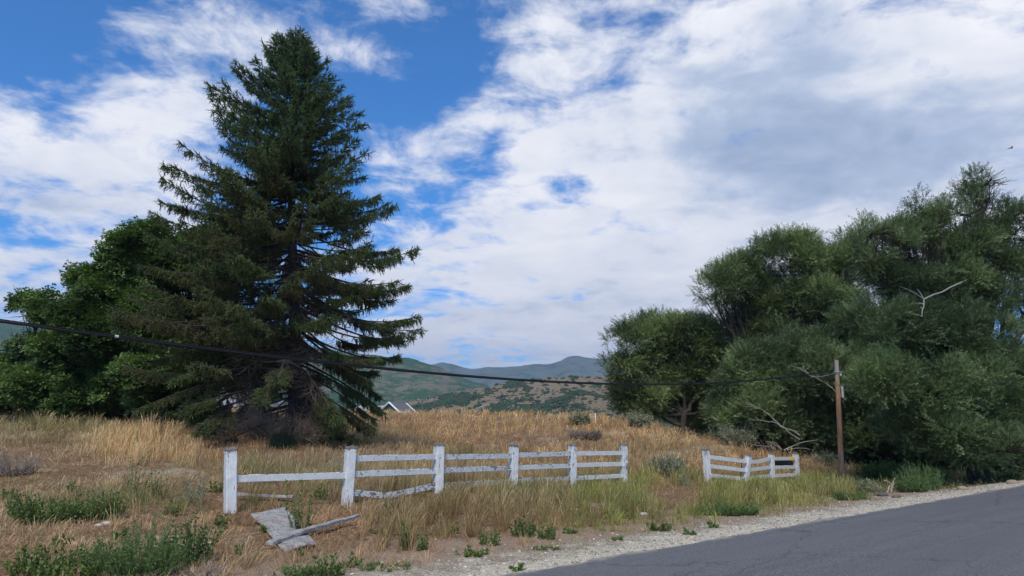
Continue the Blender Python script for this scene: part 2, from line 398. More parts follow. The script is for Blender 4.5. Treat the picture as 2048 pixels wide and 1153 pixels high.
    c = t.mix(t.ramp(g, .35, .65), (.24, .12, .055), (.52, .31, .165)); c = t.mix(t.ramp(t.math('ADD', sx.outputs[2], b2), 4.2, 5.2), c, t.mix(g, (.22, .19, .16), (.42, .38, .33)))
    pbsdf(t, out, c, .8, g, .8, .01); M['pole'] = m
    for nm, cc, r, me in [('cable', (.006, .006, .007), .5, 0), ('galv', (.35, .36, .37), .5, .6), ('conduit', (.5, .5, .5), .6, 0), ('panel', (.012, .022, .018), .5, 0), ('yellow', (.65, .33, .03), .6, 0), ('rust', (.10, .05, .03), .8, .2), ('porcelain', (.03, .03, .03), .3, 0)]:
        m, t, out = newmat(nm); ob = t.node('ShaderNodeTexCoord').outputs['Object']; n = t.noise(ob, 20, 4)
        c = t.mix(n, tuple(x * .7 for x in cc), tuple(min(1, x * 1.3) for x in cc)); pbsdf(t, out, c, r, n, .2, .003, .4, me); M[nm] = m
    M['bark'] = tintmat('bark', .9, 9, .9, .05, .5)
    M['twig'] = tintmat('twig', .9, 30, .3, .01)
    M['spruce'] = leafmat('spruce_needles', .12, .25, .6)
    M['leaf'] = leafmat('broad_leaves', .3, .35, .5)
    M['willow'] = leafmat('willow_leaves', .3, .3, .5)
    M['weed'] = leafmat('weed_leaves', .3, .25, .6)
    M['straw'] = leafmat('dry_grass', .3, .15, .7, var=.3)
    M['rock'] = tintmat('stone', .9, 25, .6, .01)
    M['housewall'] = tintmat('painted_siding', .7, 8, .2, .01, .15)
    M['shrubby'] = leafmat('scrub_oak_leaves', .1, .1, .8)
    # hills
    def hill(name, grass, brush, scale, lo, hi, sc2=3.5):
        m, t, out = newmat(name); ob = t.node('ShaderNodeTexCoord').outputs['Object']
        st = t.mapping(ob, scale=(1, .7, 3.2))
        n = t.noise(st, scale, 9, .66, .35); n2 = t.noise(st, scale * sc2 * 2, 7, .75); nb = t.noise(st, scale * .22, 3)
        k = t.ramp(t.math('ADD', t.math('ADD', n, t.math('MULTIPLY', t.math('SUBTRACT', n2, .5), .85)), t.math('MULTIPLY', t.math('SUBTRACT', nb, .5), .5)), lo, hi)
        g = t.mix(n2, tuple(x * .75 for x in grass), tuple(x * 1.2 for x in grass)); b = t.mix(t.ramp(n2, .3, .7), tuple(x * .6 for x in brush), tuple(x * 1.5 for x in brush))
        pbsdf(t, out, t.mix(k, g, b), .95, n2, 1, 3, .05); M[name] = m
    hill('hill_scrub', (.30, .225, .14), (.05, .075, .035), .06, .60, .66)
    hill('hill_green', (.19, .165, .10), (.040, .085, .032), .030, .435, .48)
    hill('hill_far', (.12, .14, .10), (.035, .065, .035), .010, .50, .62)
mats()

# ------------------------------------------------------------ ground, road, hills
def build_ground():
    # angles clockwise from +Y; fine in front
    A = np.concatenate([np.linspace(-52, 52, 640), np.linspace(52, 308, 200)[1:-1]]) * np.pi / 180
    Rr = [0.6]
    while Rr[-1] < 9000: Rr.append(Rr[-1] * (1.011 if Rr[-1] < 80 else 1.05))
    Rr = np.array(Rr)
    a, r = np.meshgrid(A, Rr); x = r * np.sin(a); y = r * np.cos(a); z = gz(x, y)
    n, m = x.shape
    i = np.arange(n - 1)[:, None]; j = np.arange(m)[None]
    q = np.stack([i * m + j, i * m + (j + 1) % m, (i + 1) * m + (j + 1) % m, (i + 1) * m + j], -1).reshape(-1, 4)
    b = Buf(); b.add(np.stack([x, y, z], -1).reshape(-1, 3), q[:, ::-1]); 
    b.add(np.vstack([np.stack([x[0], y[0], z[0]], -1), [[0, 0, g1(0, 0)]]]), None, [[(k + 1) % m, k, m] for k in range(m)])
    tag(b.build('ground', M['ground'], smooth=True), kind='structure')
    # road: long level sheet with a slightly ragged edge
    b = Buf(); L = np.concatenate([np.arange(-120, -4, .8), np.arange(-4, 45, .08), np.arange(45, 160, .8)]); ed = (fbm(L * .9, L * 0, 0, 3, 5) - .5) * .26 + (vnoise(L * 6, L * 0, 0, 8) - .5) * .07
    rows = []
    for off, w in ((0, 1), (-.5, 0), (-4, 0), (-8, 0), (-8.4, -1)):
        c = (RE + off + ed * w)[:, None] * RN + L[:, None] * RD
        rows.append(np.hstack([c, np.full((len(L), 1), .012 + (.03 if -8 < off < -.6 else 0) * 1.0)]))
    V = np.array(rows); k = len(L)
    q = [[a * k + c, a * k + c + 1, (a + 1) * k + c + 1, (a + 1) * k + c] for a in range(4) for c in range(k - 1)]
    b.add(V.reshape(-1, 3), q)
    n1 = b.n; low = V[0].copy(); low[:, 2] = -.1
    b.add(np.vstack([V[0], low]), [[c, k + c, k + c + 1, c + 1] for c in range(k - 1)])
    tag(b.build('road', M['asphalt'], smooth=False), kind='structure')
def hill(name, mat, D, ridge, depth_front, depth_back, floor, rough, seed):
    U = np.array([p[0] for p in ridge], float); Vv = np.array([p[1] for p in ridge], float)
    us = np.linspace(U[0], U[-1], 420); vs = np.interp(us, U, Vv)
    pts = np.array([at(u, v, D) for u, v in zip(us, vs)])
    az = np.arctan2(pts[:, 0], pts[:, 1]); rr = np.hypot(pts[:, 0], pts[:, 1]); hz = pts[:, 2]
    n = 150; ts = np.linspace(-1, 1, n)
    G = []
    for t in ts:
        dist = rr + (t * depth_front if t < 0 else t * depth_back)
        x = dist * np.sin(az); y = dist * np.cos(az)
        pr = (1 - abs(t)) ; pr = pr ** 1.15
        spur = (fbm(x / (D * .14), y / (D * .32), 0, seed, 5) - .5)
        gul = 1 - np.abs(fbm(x / (D * .07), y / (D * .2), 0, seed + 9, 4) * 2 - 1)
        k = np.sin(np.pi * min(1, abs(t) * 1.0)) if abs(t) < 1 else 0
        z = floor + (hz - floor) * pr + (hz - floor) * k * (spur * .7 * rough - (gul - .5) * .22 * rough)
        z += (fbm(x / (D * .012), y / (D * .012), 0, seed + 3, 3) - .5) * D * .0035 * rough
        G.append(np.stack([x, y, z], -1))
    G = np.array(G); m = len(us); b = Buf()
    q = [[a * m + c, a * m + c + 1, (a + 1) * m + c + 1, (a + 1) * m + c] for a in range(n - 1) for c in range(m - 1)]
    b.add(G.reshape(-1, 3), q); o = b.build(name, mat, smooth=True); tag(o, kind='structure'); return G
build_ground()
hill('hill', M['hill_far'], 3800, [(-900, 560), (300, 690), (700, 742), (820, 737), (862, 728), (885, 725), (905, 729), (943, 737), (970, 735), (997, 733), (1033, 734), (1064, 728), (1094, 729), (1124, 721), (1140, 713), (1155, 711), (1170, 714), (1185, 716), (1209, 717), (1400, 712), (1700, 722), (2048, 700), (2900, 640)], 1500, 1200, -10, 1.0, 31)
hill('hill', M['hill_green'], 1600, [(-1200, 560), (-300, 625), (0, 642), (60, 652), (300, 668), (600, 690), (720, 706), (770, 712), (797, 714), (820, 717), (845, 724), (870, 731), (900, 745), (930, 757), (960, 766), (1040, 790), (1150, 815), (1400, 845)], 800, 700, -9, 1.0, 51)
GH = hill('hill', M['hill_scrub'], 760, [(300, 850), (600, 822), (760, 812), (830, 803), (880, 791), (920, 783), (960, 775), (1010, 766), (1050, 760), (1080, 757), (1130, 754), (1215, 752), (1400, 756), (1700, 775), (2200, 800), (2700, 840)], 380, 300, -8, .8, 71)

def build_scrub():
    """oak brush on the near hill: lumpy low crowns standing on the slope"""
    b = Buf(); r2 = np.random.default_rng(3)
    th = np.linspace(0, 2 * np.pi, 7)[:-1]
    tv = [[0, 0, 1]] + [[.62 * math.cos(a), .62 * math.sin(a), .75] for a in th] + [[1.0 * math.cos(a + .5), 1.0 * math.sin(a + .5), .2] for a in th] + [[.8 * math.cos(a), .8 * math.sin(a), -.4] for a in th]
    tt = [[0, 1 + i, 1 + (i + 1) % 6] for i in range(6)]
    tq = []
    for rr in (0, 1):
        o = 1 + rr * 6
        tq += [[o + i, o + 6 + i, o + 6 + (i + 1) % 6, o + (i + 1) % 6] for i in range(6)]
    n, m, _ = GH.shape
    I = r2.random(160000) ** .8 * 74; J = r2.random(160000) * (m - 2)
    P = GH[I.astype(int), J.astype(int)] + (GH[I.astype(int) + 1, J.astype(int) + 1] - GH[I.astype(int), J.astype(int)]) * r2.random((160000, 1))
    k = fbm(P[:, 0] / 16, P[:, 1] / 34, 0, 77, 3) * .55 + fbm(P[:, 0] / 60, P[:, 1] / 100, 0, 79, 2) * .45 + (P[:, 1] < 470) * .12
    u, v = proj(P)
    keep = (r2.random(len(k)) < sst(k, .44, .60) * .8 + .03) & (u > 560) & (u < 1500)
    P = P[keep][:32000]; N = len(P)
    ang = r2.random(N) * 6.28; Rm = np.zeros((N, 3, 3)); sx = r2.uniform(.8, 1.7, N); sz = r2.uniform(.45, .95, N)
    Rm[:, 0, 0] = np.cos(ang) * sx; Rm[:, 0, 1] = np.sin(ang) * sx; Rm[:, 1, 0] = -np.sin(ang); Rm[:, 1, 1] = np.cos(ang); Rm[:, 2, 2] = sz
    sc_ = (.6 + 1.9 * r2.random(N) ** 2) * (P[:, 1] / 600)
    cc = np.stack([r2.uniform(.03, .06, N), r2.uniform(.055, .085, N), r2.uniform(.025, .04, N)], 1)
    tvn = np.array(tv, float) * (1 + .0)
    b.inst(tvn, tq, tt, P, Rm, sc_, cc)
    vv = b.v[0]; vv += (r2.random(vv.shape) - .5) * .9
    o = b.build('scrub_oak', M['shrubby']); tag(o, kind='stuff', label='low dark green oak brush dotted over the tan hillside', cat='brush')
build_scrub()

# ------------------------------------------------------------ branches, leaf templates
def basis(d, roll, r=None):
    d = nrm(d); ref = np.where(np.abs(d[:, 2:3]) > .92, np.array([[1., 0, 0]]), np.array([[0, 0, 1.]]))
    a = nrm(np.cross(d, ref)); b_ = np.cross(a, d)
    c, s = np.cos(roll)[:, None], np.sin(roll)[:, None]
    return np.stack([a * c + b_ * s, d, -a * s + b_ * c], 1)     # rows x,y(axis),z
def tmpl_sprig():
    r = np.random.default_rng(1); v = []; t = []
    for i in range(7):
        y = i / 6 * .9
        for k in range(2 if i < 6 else 1):
            a = i * 1.9 + k * math.pi + r.random() * .6
            L = .24 * (1 - .3 * y); w = .12
            ca, sa = math.cos(a), math.sin(a)
            base = len(v)
            v += [[-sa * w * .5, y, ca * w * .5], [sa * w * .5, y + .02, -ca * w * .5], [ca * L * .8, y + L * .85, sa * L * .8]]
            t.append([base, base + 1, base + 2])
    base = len(v); v += [[-.05, 0, 0], [.05, 0, 0], [0, 1.1, 0]]; t.append([base, base + 1, base + 2])
    base = len(v); v += [[0, 0, -.05], [0, 0, .05], [0, 1.1, 0]]; t.append([base, base + 1, base + 2])
    return np.array(v), t
def tmpl_willow():
    r = np.random.default_rng(2); v = []; q = []
    n = 15
    for i in range(n):
        y = .1 + .9 * i / (n - 1); bend = -.18 * y * y
        a = (i % 2) * math.pi + r.uniform(-1.0, 1.0); fw = r.uniform(.5, .95)
        L = r.uniform(.17, .25) * (1.1 - .35 * y); w = .030
        d = np.array([math.cos(a) * (1 - fw * .5), fw, math.sin(a) * (1 - fw * .5) - .15]); d /= np.linalg.norm(d)
        sd_ = np.cross(d, [r.uniform(-.5, .5), 0, 1]); sd_ /= np.linalg.norm(sd_)
        p = np.array([0, y, bend]); o = len(v)
        v += [p, p + d * L * .45 + sd_ * w, p + d * L, p + d * L * .45 - sd_ * w]; q.append([o, o + 1, o + 2, o + 3])
    return np.array(v), q
def tmpl_broad():
    r = np.random.default_rng(3); v = []; q = []
    for i in range(13):
        a = r.uniform(-1.5, 1.5); rr = r.uniform(.15, 1)
        p = np.array([math.sin(a) * rr * .6, rr * .9 * math.cos(a * .6), r.uniform(-.14, .1)])
        d = np.array([math.sin(a), math.cos(a), r.uniform(-.6, .1)]); d /= np.linalg.norm(d)
        sd_ = np.cross(d, [r.uniform(-.4, .4), r.uniform(-.4, .4), 1]); sd_ /= np.linalg.norm(sd_)
        L = r.uniform(.24, .34); w = L * .36; o = len(v)
        v += [p, p + d * L * .5 + sd_ * w, p + d * L, p + d * L * .5 - sd_ * w]; q.append([o, o + 1, o + 2, o + 3])
    return np.array(v), q
SPR, SPRT = tmpl_sprig(); WIL, WILQ = tmpl_willow(); BRD, BRDQ = tmpl_broad()

def curve(p0, p1, bow, n=8, jit=.0, r=None):
    t = np.linspace(0, 1, n)[:, None]; p = np.asarray(p0) * (1 - t) + np.asarray(p1) * t + np.asarray(bow) * np.sin(np.pi * t)
    if jit and r is not None: p[1:-1] += (r.random((n - 2, 3)) - .5) * jit
    return p

# ------------------------------------------------------------ spruce
def spruce():
    r = np.random.default_rng(11); Y = 28.0
    tp = at(588, 70, Y); x0 = at(590, 870, Y)[0]; z0 = g1(x0, Y) - .05
    H = tp[2] - z0; root = thing('spruce_tree', (x0, Y, z0), 'tall dark spruce with drooping branches, biggest tree left of centre', 'tree')
    def hof(v): return at(588, v, Y)[2] - z0
    k = Y / F * 1.0
    RT = np.array([(68, 8), (100, 35), (130, 72), (170, 95), (215, 142), (300, 172), (385, 205), (455, 240), (525, 258), (590, 235), (640, 270), (700, 235), (720, 205), (780, 195), (850, 145), (900, 110)], float)
    LT = np.array([(68, 8), (95, 68), (150, 135), (220, 182), (275, 200), (330, 235), (415, 272), (480, 265), (550, 300), (620, 320), (680, 330), (780, 320), (840, 300), (900, 160)], float)
    rh = np.array([hof(v) for v in RT[:, 0]])[::-1]; rl = (RT[:, 1] * k)[::-1]; lh = np.array([hof(v) for v in LT[:, 0]])[::-1]; ll = (LT[:, 1] * k)[::-1]
    tr = Buf(); zs = np.linspace(0, H, 26)
    P = np.stack([x0 + .12 * np.sin(zs * .5) * (zs / H) + (tp[0] - x0) * zs / H, Y + .1 * np.cos(zs * .4), z0 + zs - .2], 1)
    tr.tube(P, .27 * (1 - zs / H) ** .85 + .02 + .12 * np.exp(-zs * 2), 9, (.055, .044, .036)); tr.build('trunk', M['bark'], root, True)
    wood = Buf(); dead = Buf(); pos = []; dr = []; scl = []; cl = []
    h = .9; whorl = 0
    specs = []
    while h < H - .15:
        n = 7 if h < H * .8 else 6
        ph = r.random() * 6.28
        for i in range(n): specs.append((h + r.uniform(-.12, .12), ph + i * 6.283 / n + r.uniform(-.3, .3)))
        h += .43 if h < H * .6 else .37 if h < H * .78 else .30
    # leaders that give the blunt multi-tipped top
    for i in range(16): specs.append((H - r.uniform(.9, 3.6), i * .698 + r.uniform(-.2, .2)))
    for (h, az) in specs:
        f = h / H
        c = math.cos(az); wgt = (1 + c) / 2
        e = np.interp(f, [0, .1, .25, .45, .62, .8, .95, 1], [-24 * wgt - 6, -20 * wgt - 7, -14 * wgt - 3, -2, 10, 24, 36, 70]) + r.uniform(-7, 7)
        e = math.radians(e)
        L = (np.interp(h, rh, rl) * wgt + np.interp(h, lh, ll) * (1 - wgt))
        kd = .10 * .59 if f < .7 else .012
        for it_ in range(12):
            hh = h + L * (math.sin(e) - kd + .052); tgt = (np.interp(hh, rh, rl) * wgt + np.interp(hh, lh, ll) * (1 - wgt)) / max(.45, math.cos(e)); L = L * .5 + tgt * .5
        L *= r.uniform(.62, .98) if r.random() < .55 else r.uniform(.93, 1.02)
        L = max(L, .5)
        if f < .14 and L > 4 and r.random() < .55: L *= .7
        n = 14; t = np.linspace(0, 1, n)
        droop = .10 * L if f < .7 else .02 * L
        up = .13 * L
        hor = L * t * math.cos(e)
        zz = L * t * math.sin(e) - droop * np.sin(np.pi * t * .8) + up * np.clip(t - .6, 0, 1) ** 1.5 * 1.6
        if f < .22: zz = L * t * math.sin(e) - .16 * L * t * t
        wv = np.cumsum(r.normal(0, .02, n)) * L * .3
        ta = np.interp(h, P[:, 2] - z0, P[:, 0]); tb = np.interp(h, P[:, 2] - z0, P[:, 1])
        px = ta + hor * math.cos(az) - wv * math.sin(az); py = tb + hor * math.sin(az) + wv * math.cos(az)
        path = np.stack([px, py, z0 + h + zz], 1)
        wood.tube(path, (.018 + .0085 * L) * (1 - t * .85), 4, (.045, .035, .028), cap=False)
        # side shoots
        m = int(L / .07) + 3
        ts = np.sort(r.uniform(.10 if f > .5 else .22, 1, m)); side = np.where(np.arange(m) % 2, 1, -1)
        front = f < .24 and math.sin(az) < .2 and abs(c) < .8
        bare = front or f < .55 and r.random() < (.35 + .35 * wgt); lobr = r.normal(0, .25)
        if bare: ts = ts * (.35 if front else .6) + (.65 if front else .4)
        idx = ts * (n - 1); i0 = np.clip(idx.astype(int), 0, n - 2); fr = (idx - i0)[:, None]
        bp = path[i0] * (1 - fr) + path[i0 + 1] * fr; tg = nrm(path[i0 + 1] - path[i0])
        sdv = nrm(np.cross(tg, np.array([0, 0, 1.])))
        ls = (.20 * L * (1 - ts) ** .8 * np.sqrt(np.clip(ts * 3, 0, 1)) + .24) * r.uniform(.6, 1.15, m)
        dirs = nrm(tg * .75 + sdv * side[:, None] * r.uniform(.5, 1.0, (m, 1)) + np.array([0, 0, 1.]) * (r.uniform(-.35, .12, (m, 1)) - (.25 if f < .5 else 0)))
        for a in range(m):
            q = np.array([bp[a], bp[a] + dirs[a] * ls[a]]); wood.tube(q, [.008, .003], 3, (.08, .06, .045), cap=False)
            ns = int(ls[a] / .065) + 2
            s = r.random(ns) * .8 + .2
            p = bp[a] + dirs[a] * (ls[a] * s)[:, None]
            hang = r.random(ns) < (.42 if f < .72 else .12)
            rd_ = r.normal(0, .35, (ns, 3))
            dd = np.where(hang[:, None], np.array([0, 0, -1.]) * 1.1 + dirs[a] * .35, dirs[a] * 1.0 + np.array([0, 0, .12])) + rd_
            pos.append(p); dr.append(dd); scl.append(r.uniform(.14, .24, ns) * np.where(hang, 1.2, 1))
            tt = ts[a]
            brown = np.clip((1 - tt) * .9 * (f < .75) + (.40 - f) * 1.5 + r.normal(0, .25, ns) + lobr, 0, 1) * (r.random(ns) < .85)
            vfr = np.clip(r.normal(.45, .22, ns) + .25 * (tt - .5), 0, 1)[:, None]
            g = np.array([.042, .066, .024]) * (1 - vfr) + np.array([.165, .22, .075]) * vfr
            if f > .62: g = g * np.array([.85, .95, 1.0])
            br = np.array([.135, .092, .048]) * r.uniform(.6, 1.25, (ns, 1))
            cl.append(g * (1 - brown[:, None] * .8) + br * brown[:, None] * .8)
        # tip tuft
        ns = 10; p = path[-1] - tg[-1] * r.uniform(0, .35, (ns, 1)); pos.append(p); dr.append(tg[-1] + r.normal(0, .4, (ns, 3)) + np.array([0, 0, .2])); scl.append(r.uniform(.14, .26, ns)); cl.append(np.tile([.04, .075, .036], (ns, 1)))
        # bare dead twigs near the trunk in the lower half
        if f < .45:
            for a in range(int((16 if front else 8) * L)):
                t0 = r.uniform(.02, .6); q0 = path[int(t0 * (n - 1))]; d0 = nrm(np.array([r.normal(), r.normal(), r.normal() * .5 - .5]))
                l_ = r.uniform(.25, .9); dead.tube(curve(q0, q0 + d0 * l_, [0, 0, -.08], 4), [.009, .007, .005, .003], 3, tuple(np.array([.17, .13, .105]) * r.uniform(.5, 1.35)), cap=False)
    pos = np.concatenate(pos); dr = np.concatenate(dr); scl = np.concatenate(scl); cl = np.concatenate(cl)
    print('spruce sprigs', len(pos))
    fo = Buf(); fo.inst(SPR, None, SPRT, pos, basis(dr, r.random(len(pos)) * 6.28), scl, cl)
    wood.build('branches', M['twig'], root); dead.build('dead_twigs', M['twig'], root); fo.build('needles', M['spruce'], root)
spruce()

# ------------------------------------------------------------ broadleaf and willow trees
def lobes_px(L, Y0):
    out = []
    for (u, v, dy, ru, rv) in L:
        Y = Y0 + dy; c = at(u, v, Y); out.append((c, np.array([ru * Y / F, (ru + rv) * .5 * Y / F, rv * Y / F])))
    return out
def crown(lobes, dens, r, gap=.5, gs=.9, shell=.55, bottom=.85):
    P = []; D = []; Q = []; TT = []
    sub = []
    for c, rad in lobes:
        sub.append((c, rad * .82, .85))
        K = int(np.clip(5 + rad.prod() ** .5 * 2.2, 6, 11))
        for k in range(K):
            d = nrm(r.normal(0, 1, 3)); d[2] = d[2] * .8 + .15; q = r.uniform(.30, .50); sub.append((c + d * rad * (1.02 - q * .75), rad.mean() * q * np.array([1.15, 1.15, .85]), 1.15))
    for c, rad, dm in sub:
        tn = r.normal(0, .17)
        vol = rad.prod() * 4.19; n = int(vol ** .85 * dens * dm * .75)
        d = nrm(r.normal(0, 1, (n, 3))); rr = (shell + (1 - shell) * r.random(n)) ; rr = np.where(r.random(n) < .35, r.random(n) ** .5, rr)
        rr *= .72 + .5 * fbm(d[:, 0] * 2.1 + c[0], d[:, 1] * 2.1 + c[1], d[:, 2] * 2.1, 21, 3) 
        p = c + d * rad * rr[:, None]
        g = fbm(p[:, 0] * gs, p[:, 1] * gs, p[:, 2] * gs * 1.3, 33, 3)
        keep = (g > gap + .06 * (rr > .9)) & ((d[:, 2] > -bottom) | (r.random(n) < .4))
        P.append(p[keep]); D.append(d[keep]); Q.append(rr[keep]); TT.append(np.full(keep.sum(), tn))
    return np.concatenate(P), np.concatenate(D), np.concatenate(TT)
def tree(name, base, lobes, label, cat, kind, dens, cols, r, trunk_r=.3, gap=.44, gs=.9, size=(.45, .75), group=None, wind=(0, 0, 0), trunks=1, bark=(.05, .040, .032), deadb=(), upw=.5, bottom=.85, twigs=14):
    root = thing(name, base, label, cat, group)
    tr = Buf(); br = Buf()
    base = np.asarray(base, float)
    cen = np.mean([c for c, _ in lobes], 0)
    for ti in range(trunks):
        b0 = base + np.array([r.uniform(-.5, .5), r.uniform(-.4, .4), -.3]) * (ti > 0) + np.array([0, 0, -.2])
        fork = base * .55 + cen * .45 + np.array([r.uniform(-.5, .5), 0, 0]) * trunks
        t = np.linspace(0, 1, 8); p = curve(b0, fork, [r.uniform(-.3, .3), 0, 0], 8, .12, r)
        tr.tube(p, trunk_r * (1 - .45 * t) + trunk_r * .5 * np.exp(-t * 9), 9, bark)
        for i, (c, rad) in enumerate(lobes):
            if i % trunks != ti: continue
            q = p[5] if c[2] < fork[2] + 1 else p[7]
            lp = curve(q, c, [0, 0, -.12 * np.linalg.norm(c - q)], 9, .22, r)
            tt = np.linspace(0, 1, 9); R0 = trunk_r * .5
            br.tube(lp, R0 * (1 - tt * .75), 6, bark, cap=False)
            for k in range(twigs):
                d = nrm(r.normal(0, 1, 3)); d[2] = abs(d[2]) * .9 - .1; e = c + d * rad * r.uniform(.75, 1.02)
                s = lp[r.integers(5, 9)]; tw = curve(s, e, [0, 0, -.05 * np.linalg.norm(e - s)], 7, .15, r)
                br.tube(tw, R0 * .26 * (1 - np.linspace(0, 1, 7) * .85), 4, bark, cap=False)
                for m in range(4):
                    s2 = tw[r.integers(2, 6)]; e2 = s2 + nrm(d + r.normal(0, .6, 3)) * r.uniform(.3, .9)
                    br.tube(np.array([s2, e2]), [R0 * .08, .006], 3, bark, cap=False)
    tr.build('trunk', M['bark'], root, True); br.build('limbs', M['bark'], root, True)
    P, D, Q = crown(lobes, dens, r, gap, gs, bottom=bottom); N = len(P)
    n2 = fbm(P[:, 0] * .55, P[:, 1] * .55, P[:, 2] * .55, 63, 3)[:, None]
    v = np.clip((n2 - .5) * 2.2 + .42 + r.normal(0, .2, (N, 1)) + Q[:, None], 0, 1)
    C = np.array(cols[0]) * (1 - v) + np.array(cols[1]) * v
    s = r.uniform(size[0], size[1], N)
    fo = Buf()
    if kind == 'willow':
        dd = D * .8 + np.array([0, 0, upw]) + np.array(wind) + r.normal(0, .45, (N, 3))
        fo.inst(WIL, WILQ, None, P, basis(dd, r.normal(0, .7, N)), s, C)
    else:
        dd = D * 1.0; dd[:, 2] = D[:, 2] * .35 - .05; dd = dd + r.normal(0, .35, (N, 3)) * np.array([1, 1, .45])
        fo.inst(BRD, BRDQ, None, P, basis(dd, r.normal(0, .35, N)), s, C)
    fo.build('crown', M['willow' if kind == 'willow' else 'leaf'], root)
    for path in deadb:
        d = Buf(); p = np.array(path); n = len(p); fine = []
        for a in range(n - 1):
            for q in range(5): fine.append(p[a] * (1 - q / 5) + p[a + 1] * q / 5 + r.normal(0, .025, 3))
        fine.append(p[-1]); fine = np.array(fine); L = len(fine)
        d.tube(fine, .030 * (1 - np.linspace(0, 1, L) * .7), 5, (.27, .25, .22))
        for k in range(5):
            s0 = fine[r.integers(L // 3, L - 1)]; e0 = s0 + np.array([r.uniform(-.8, .3), r.uniform(-.3, .3), r.uniform(-.1, .5)]); d.tube(curve(s0, e0, [0, 0, .05], 4), [.018, .014, .01, .005], 4, (.26, .24, .21), cap=False)
        d.build('dead_branch', M['twig'], root)
    print(name, label[:30], N)
    return root

r = np.random.default_rng(21)
gd = ((.055, .095, .028), (.17, .26, .075))
bx, by = at(395, 840, 33)[0], 33.0
tree('maple_tree', (bx, by, g1(bx, by)), lobes_px([(300, 520, 0, 100, 85), (215, 590, 1, 75, 70), (380, 560, 1, 110, 110), (250, 660, 0, 130, 95), (390, 690, 1, 110, 90), (330, 760, -1, 120, 50), (200, 740, 1, 110, 60), (470, 500, 2, 90, 80), (270, 475, 1, 48, 36), (180, 560, 0, 34, 28), (500, 720, 2, 90, 80)], 33.0),
     'tall leafy green tree standing directly behind the left side of the spruce', 'tree', 'broad', 400, gd, r, .28, gap=.435, size=(.30, .48))
bx, by = at(110, 840, 34)[0], 34.0
tree('maple_tree', (bx, by, g1(bx, by)), lobes_px([(90, 625, 0, 72, 34), (60, 690, 0, 50, 22), (150, 640, 0, 55, 36), (170, 700, 0, 110, 60), (70, 780, -1, 130, 38), (210, 790, -1, 110, 36), (330, 795, -1, 90, 26), (0, 800, -1, 110, 28), (120, 812, -1.5, 90, 18), (130, 725, 1, 80, 40), (270, 800, 0, 120, 30), (-60, 770, 0, 120, 48), (20, 750, 1, 70, 30), (60, 602, 0, 30, 16)], 34.0),
     'low wide spreading green tree at the left edge of the field', 'tree', 'broad', 440, gd, r, .24, gap=.43, size=(.29, .46))

wd = ((.080, .112, .048), (.25, .31, .115)); wl = ((.10, .138, .066), (.28, .35, .15)); ww = ((.080, .118, .054), (.22, .29, .12))
def wt(u, Y, lob, label, cols, **kw):
    x = at(u, 900, Y)[0]; return tree('willow_tree', (x, Y, g1(x, Y)), lobes_px(lob, Y), label, 'tree', 'willow', kw.pop('dens', 120), cols, r, group='willows along the right side', **kw)
wt(1375, 47, [(1270, 690, 0, 55, 45), (1310, 665, 1, 60, 38), (1370, 680, 0, 75, 48), (1250, 740, 0, 42, 45), (1330, 740, 1, 80, 50), (1430, 700, 1, 70, 60), (1290, 800, 0, 62, 45), (1360, 810, 2, 70, 45), (1430, 790, 2, 60, 60), (1250, 790, 1, 30, 38)],
   'rounded willow farthest left of the willow grove, arching over the field crest', wd, wind=(.1, 0, .1), trunk_r=.3, gap=.42, dens=170)
wt(1560, 45, [(1580, 520, 0, 75, 55), (1520, 540, 1, 75, 55), (1450, 570, 0, 60, 48), (1640, 540, 1, 55, 50), (1430, 600, 0, 42, 30), (1560, 600, 1, 95, 50), (1650, 610, -1, 75, 55), (1500, 640, 2, 80, 50), (1620, 680, 2, 100, 60), (1540, 700, 1, 80, 70), (1700, 560, 0, 55, 60), (1690, 500, 0, 34, 38)],
   'big round-headed willow in the middle of the grove, rising over the bushy one', wd, wind=(.2, 0, .1), trunk_r=.36, gap=.425, dens=150)
wt(1600, 40, [(1600, 700, -1, 60, 45), (1530, 750, -1, 75, 60), (1640, 760, -2, 90, 70), (1480, 790, 0, 50, 60), (1560, 830, -1, 100, 55), (1650, 840, 0, 90, 60), (1460, 840, 0, 42, 45), (1600, 880, 0, 90, 35), (1700, 700, 0, 70, 60), (1510, 880, 1, 80, 30)],
   'low light green bushy willow right behind the slope and the short white fence', wl, wind=(.2, 0, .2), trunk_r=.2, gap=.405, dens=210, trunks=3,
   deadb=[[at(1690, 800, 35.5), at(1660, 771, 35.8), at(1622, 752, 36), at(1600, 738, 36.2), at(1578, 732, 36.3)], [at(1600, 880, 36.5), at(1560, 850, 36.7), at(1525, 820, 37), at(1490, 808, 37)], [at(1600, 870, 36.2), at(1545, 845, 36.6), at(1500, 838, 37)],
          [at(1560, 905, 36), at(1540, 893, 36), at(1500, 888, 36.5)]])
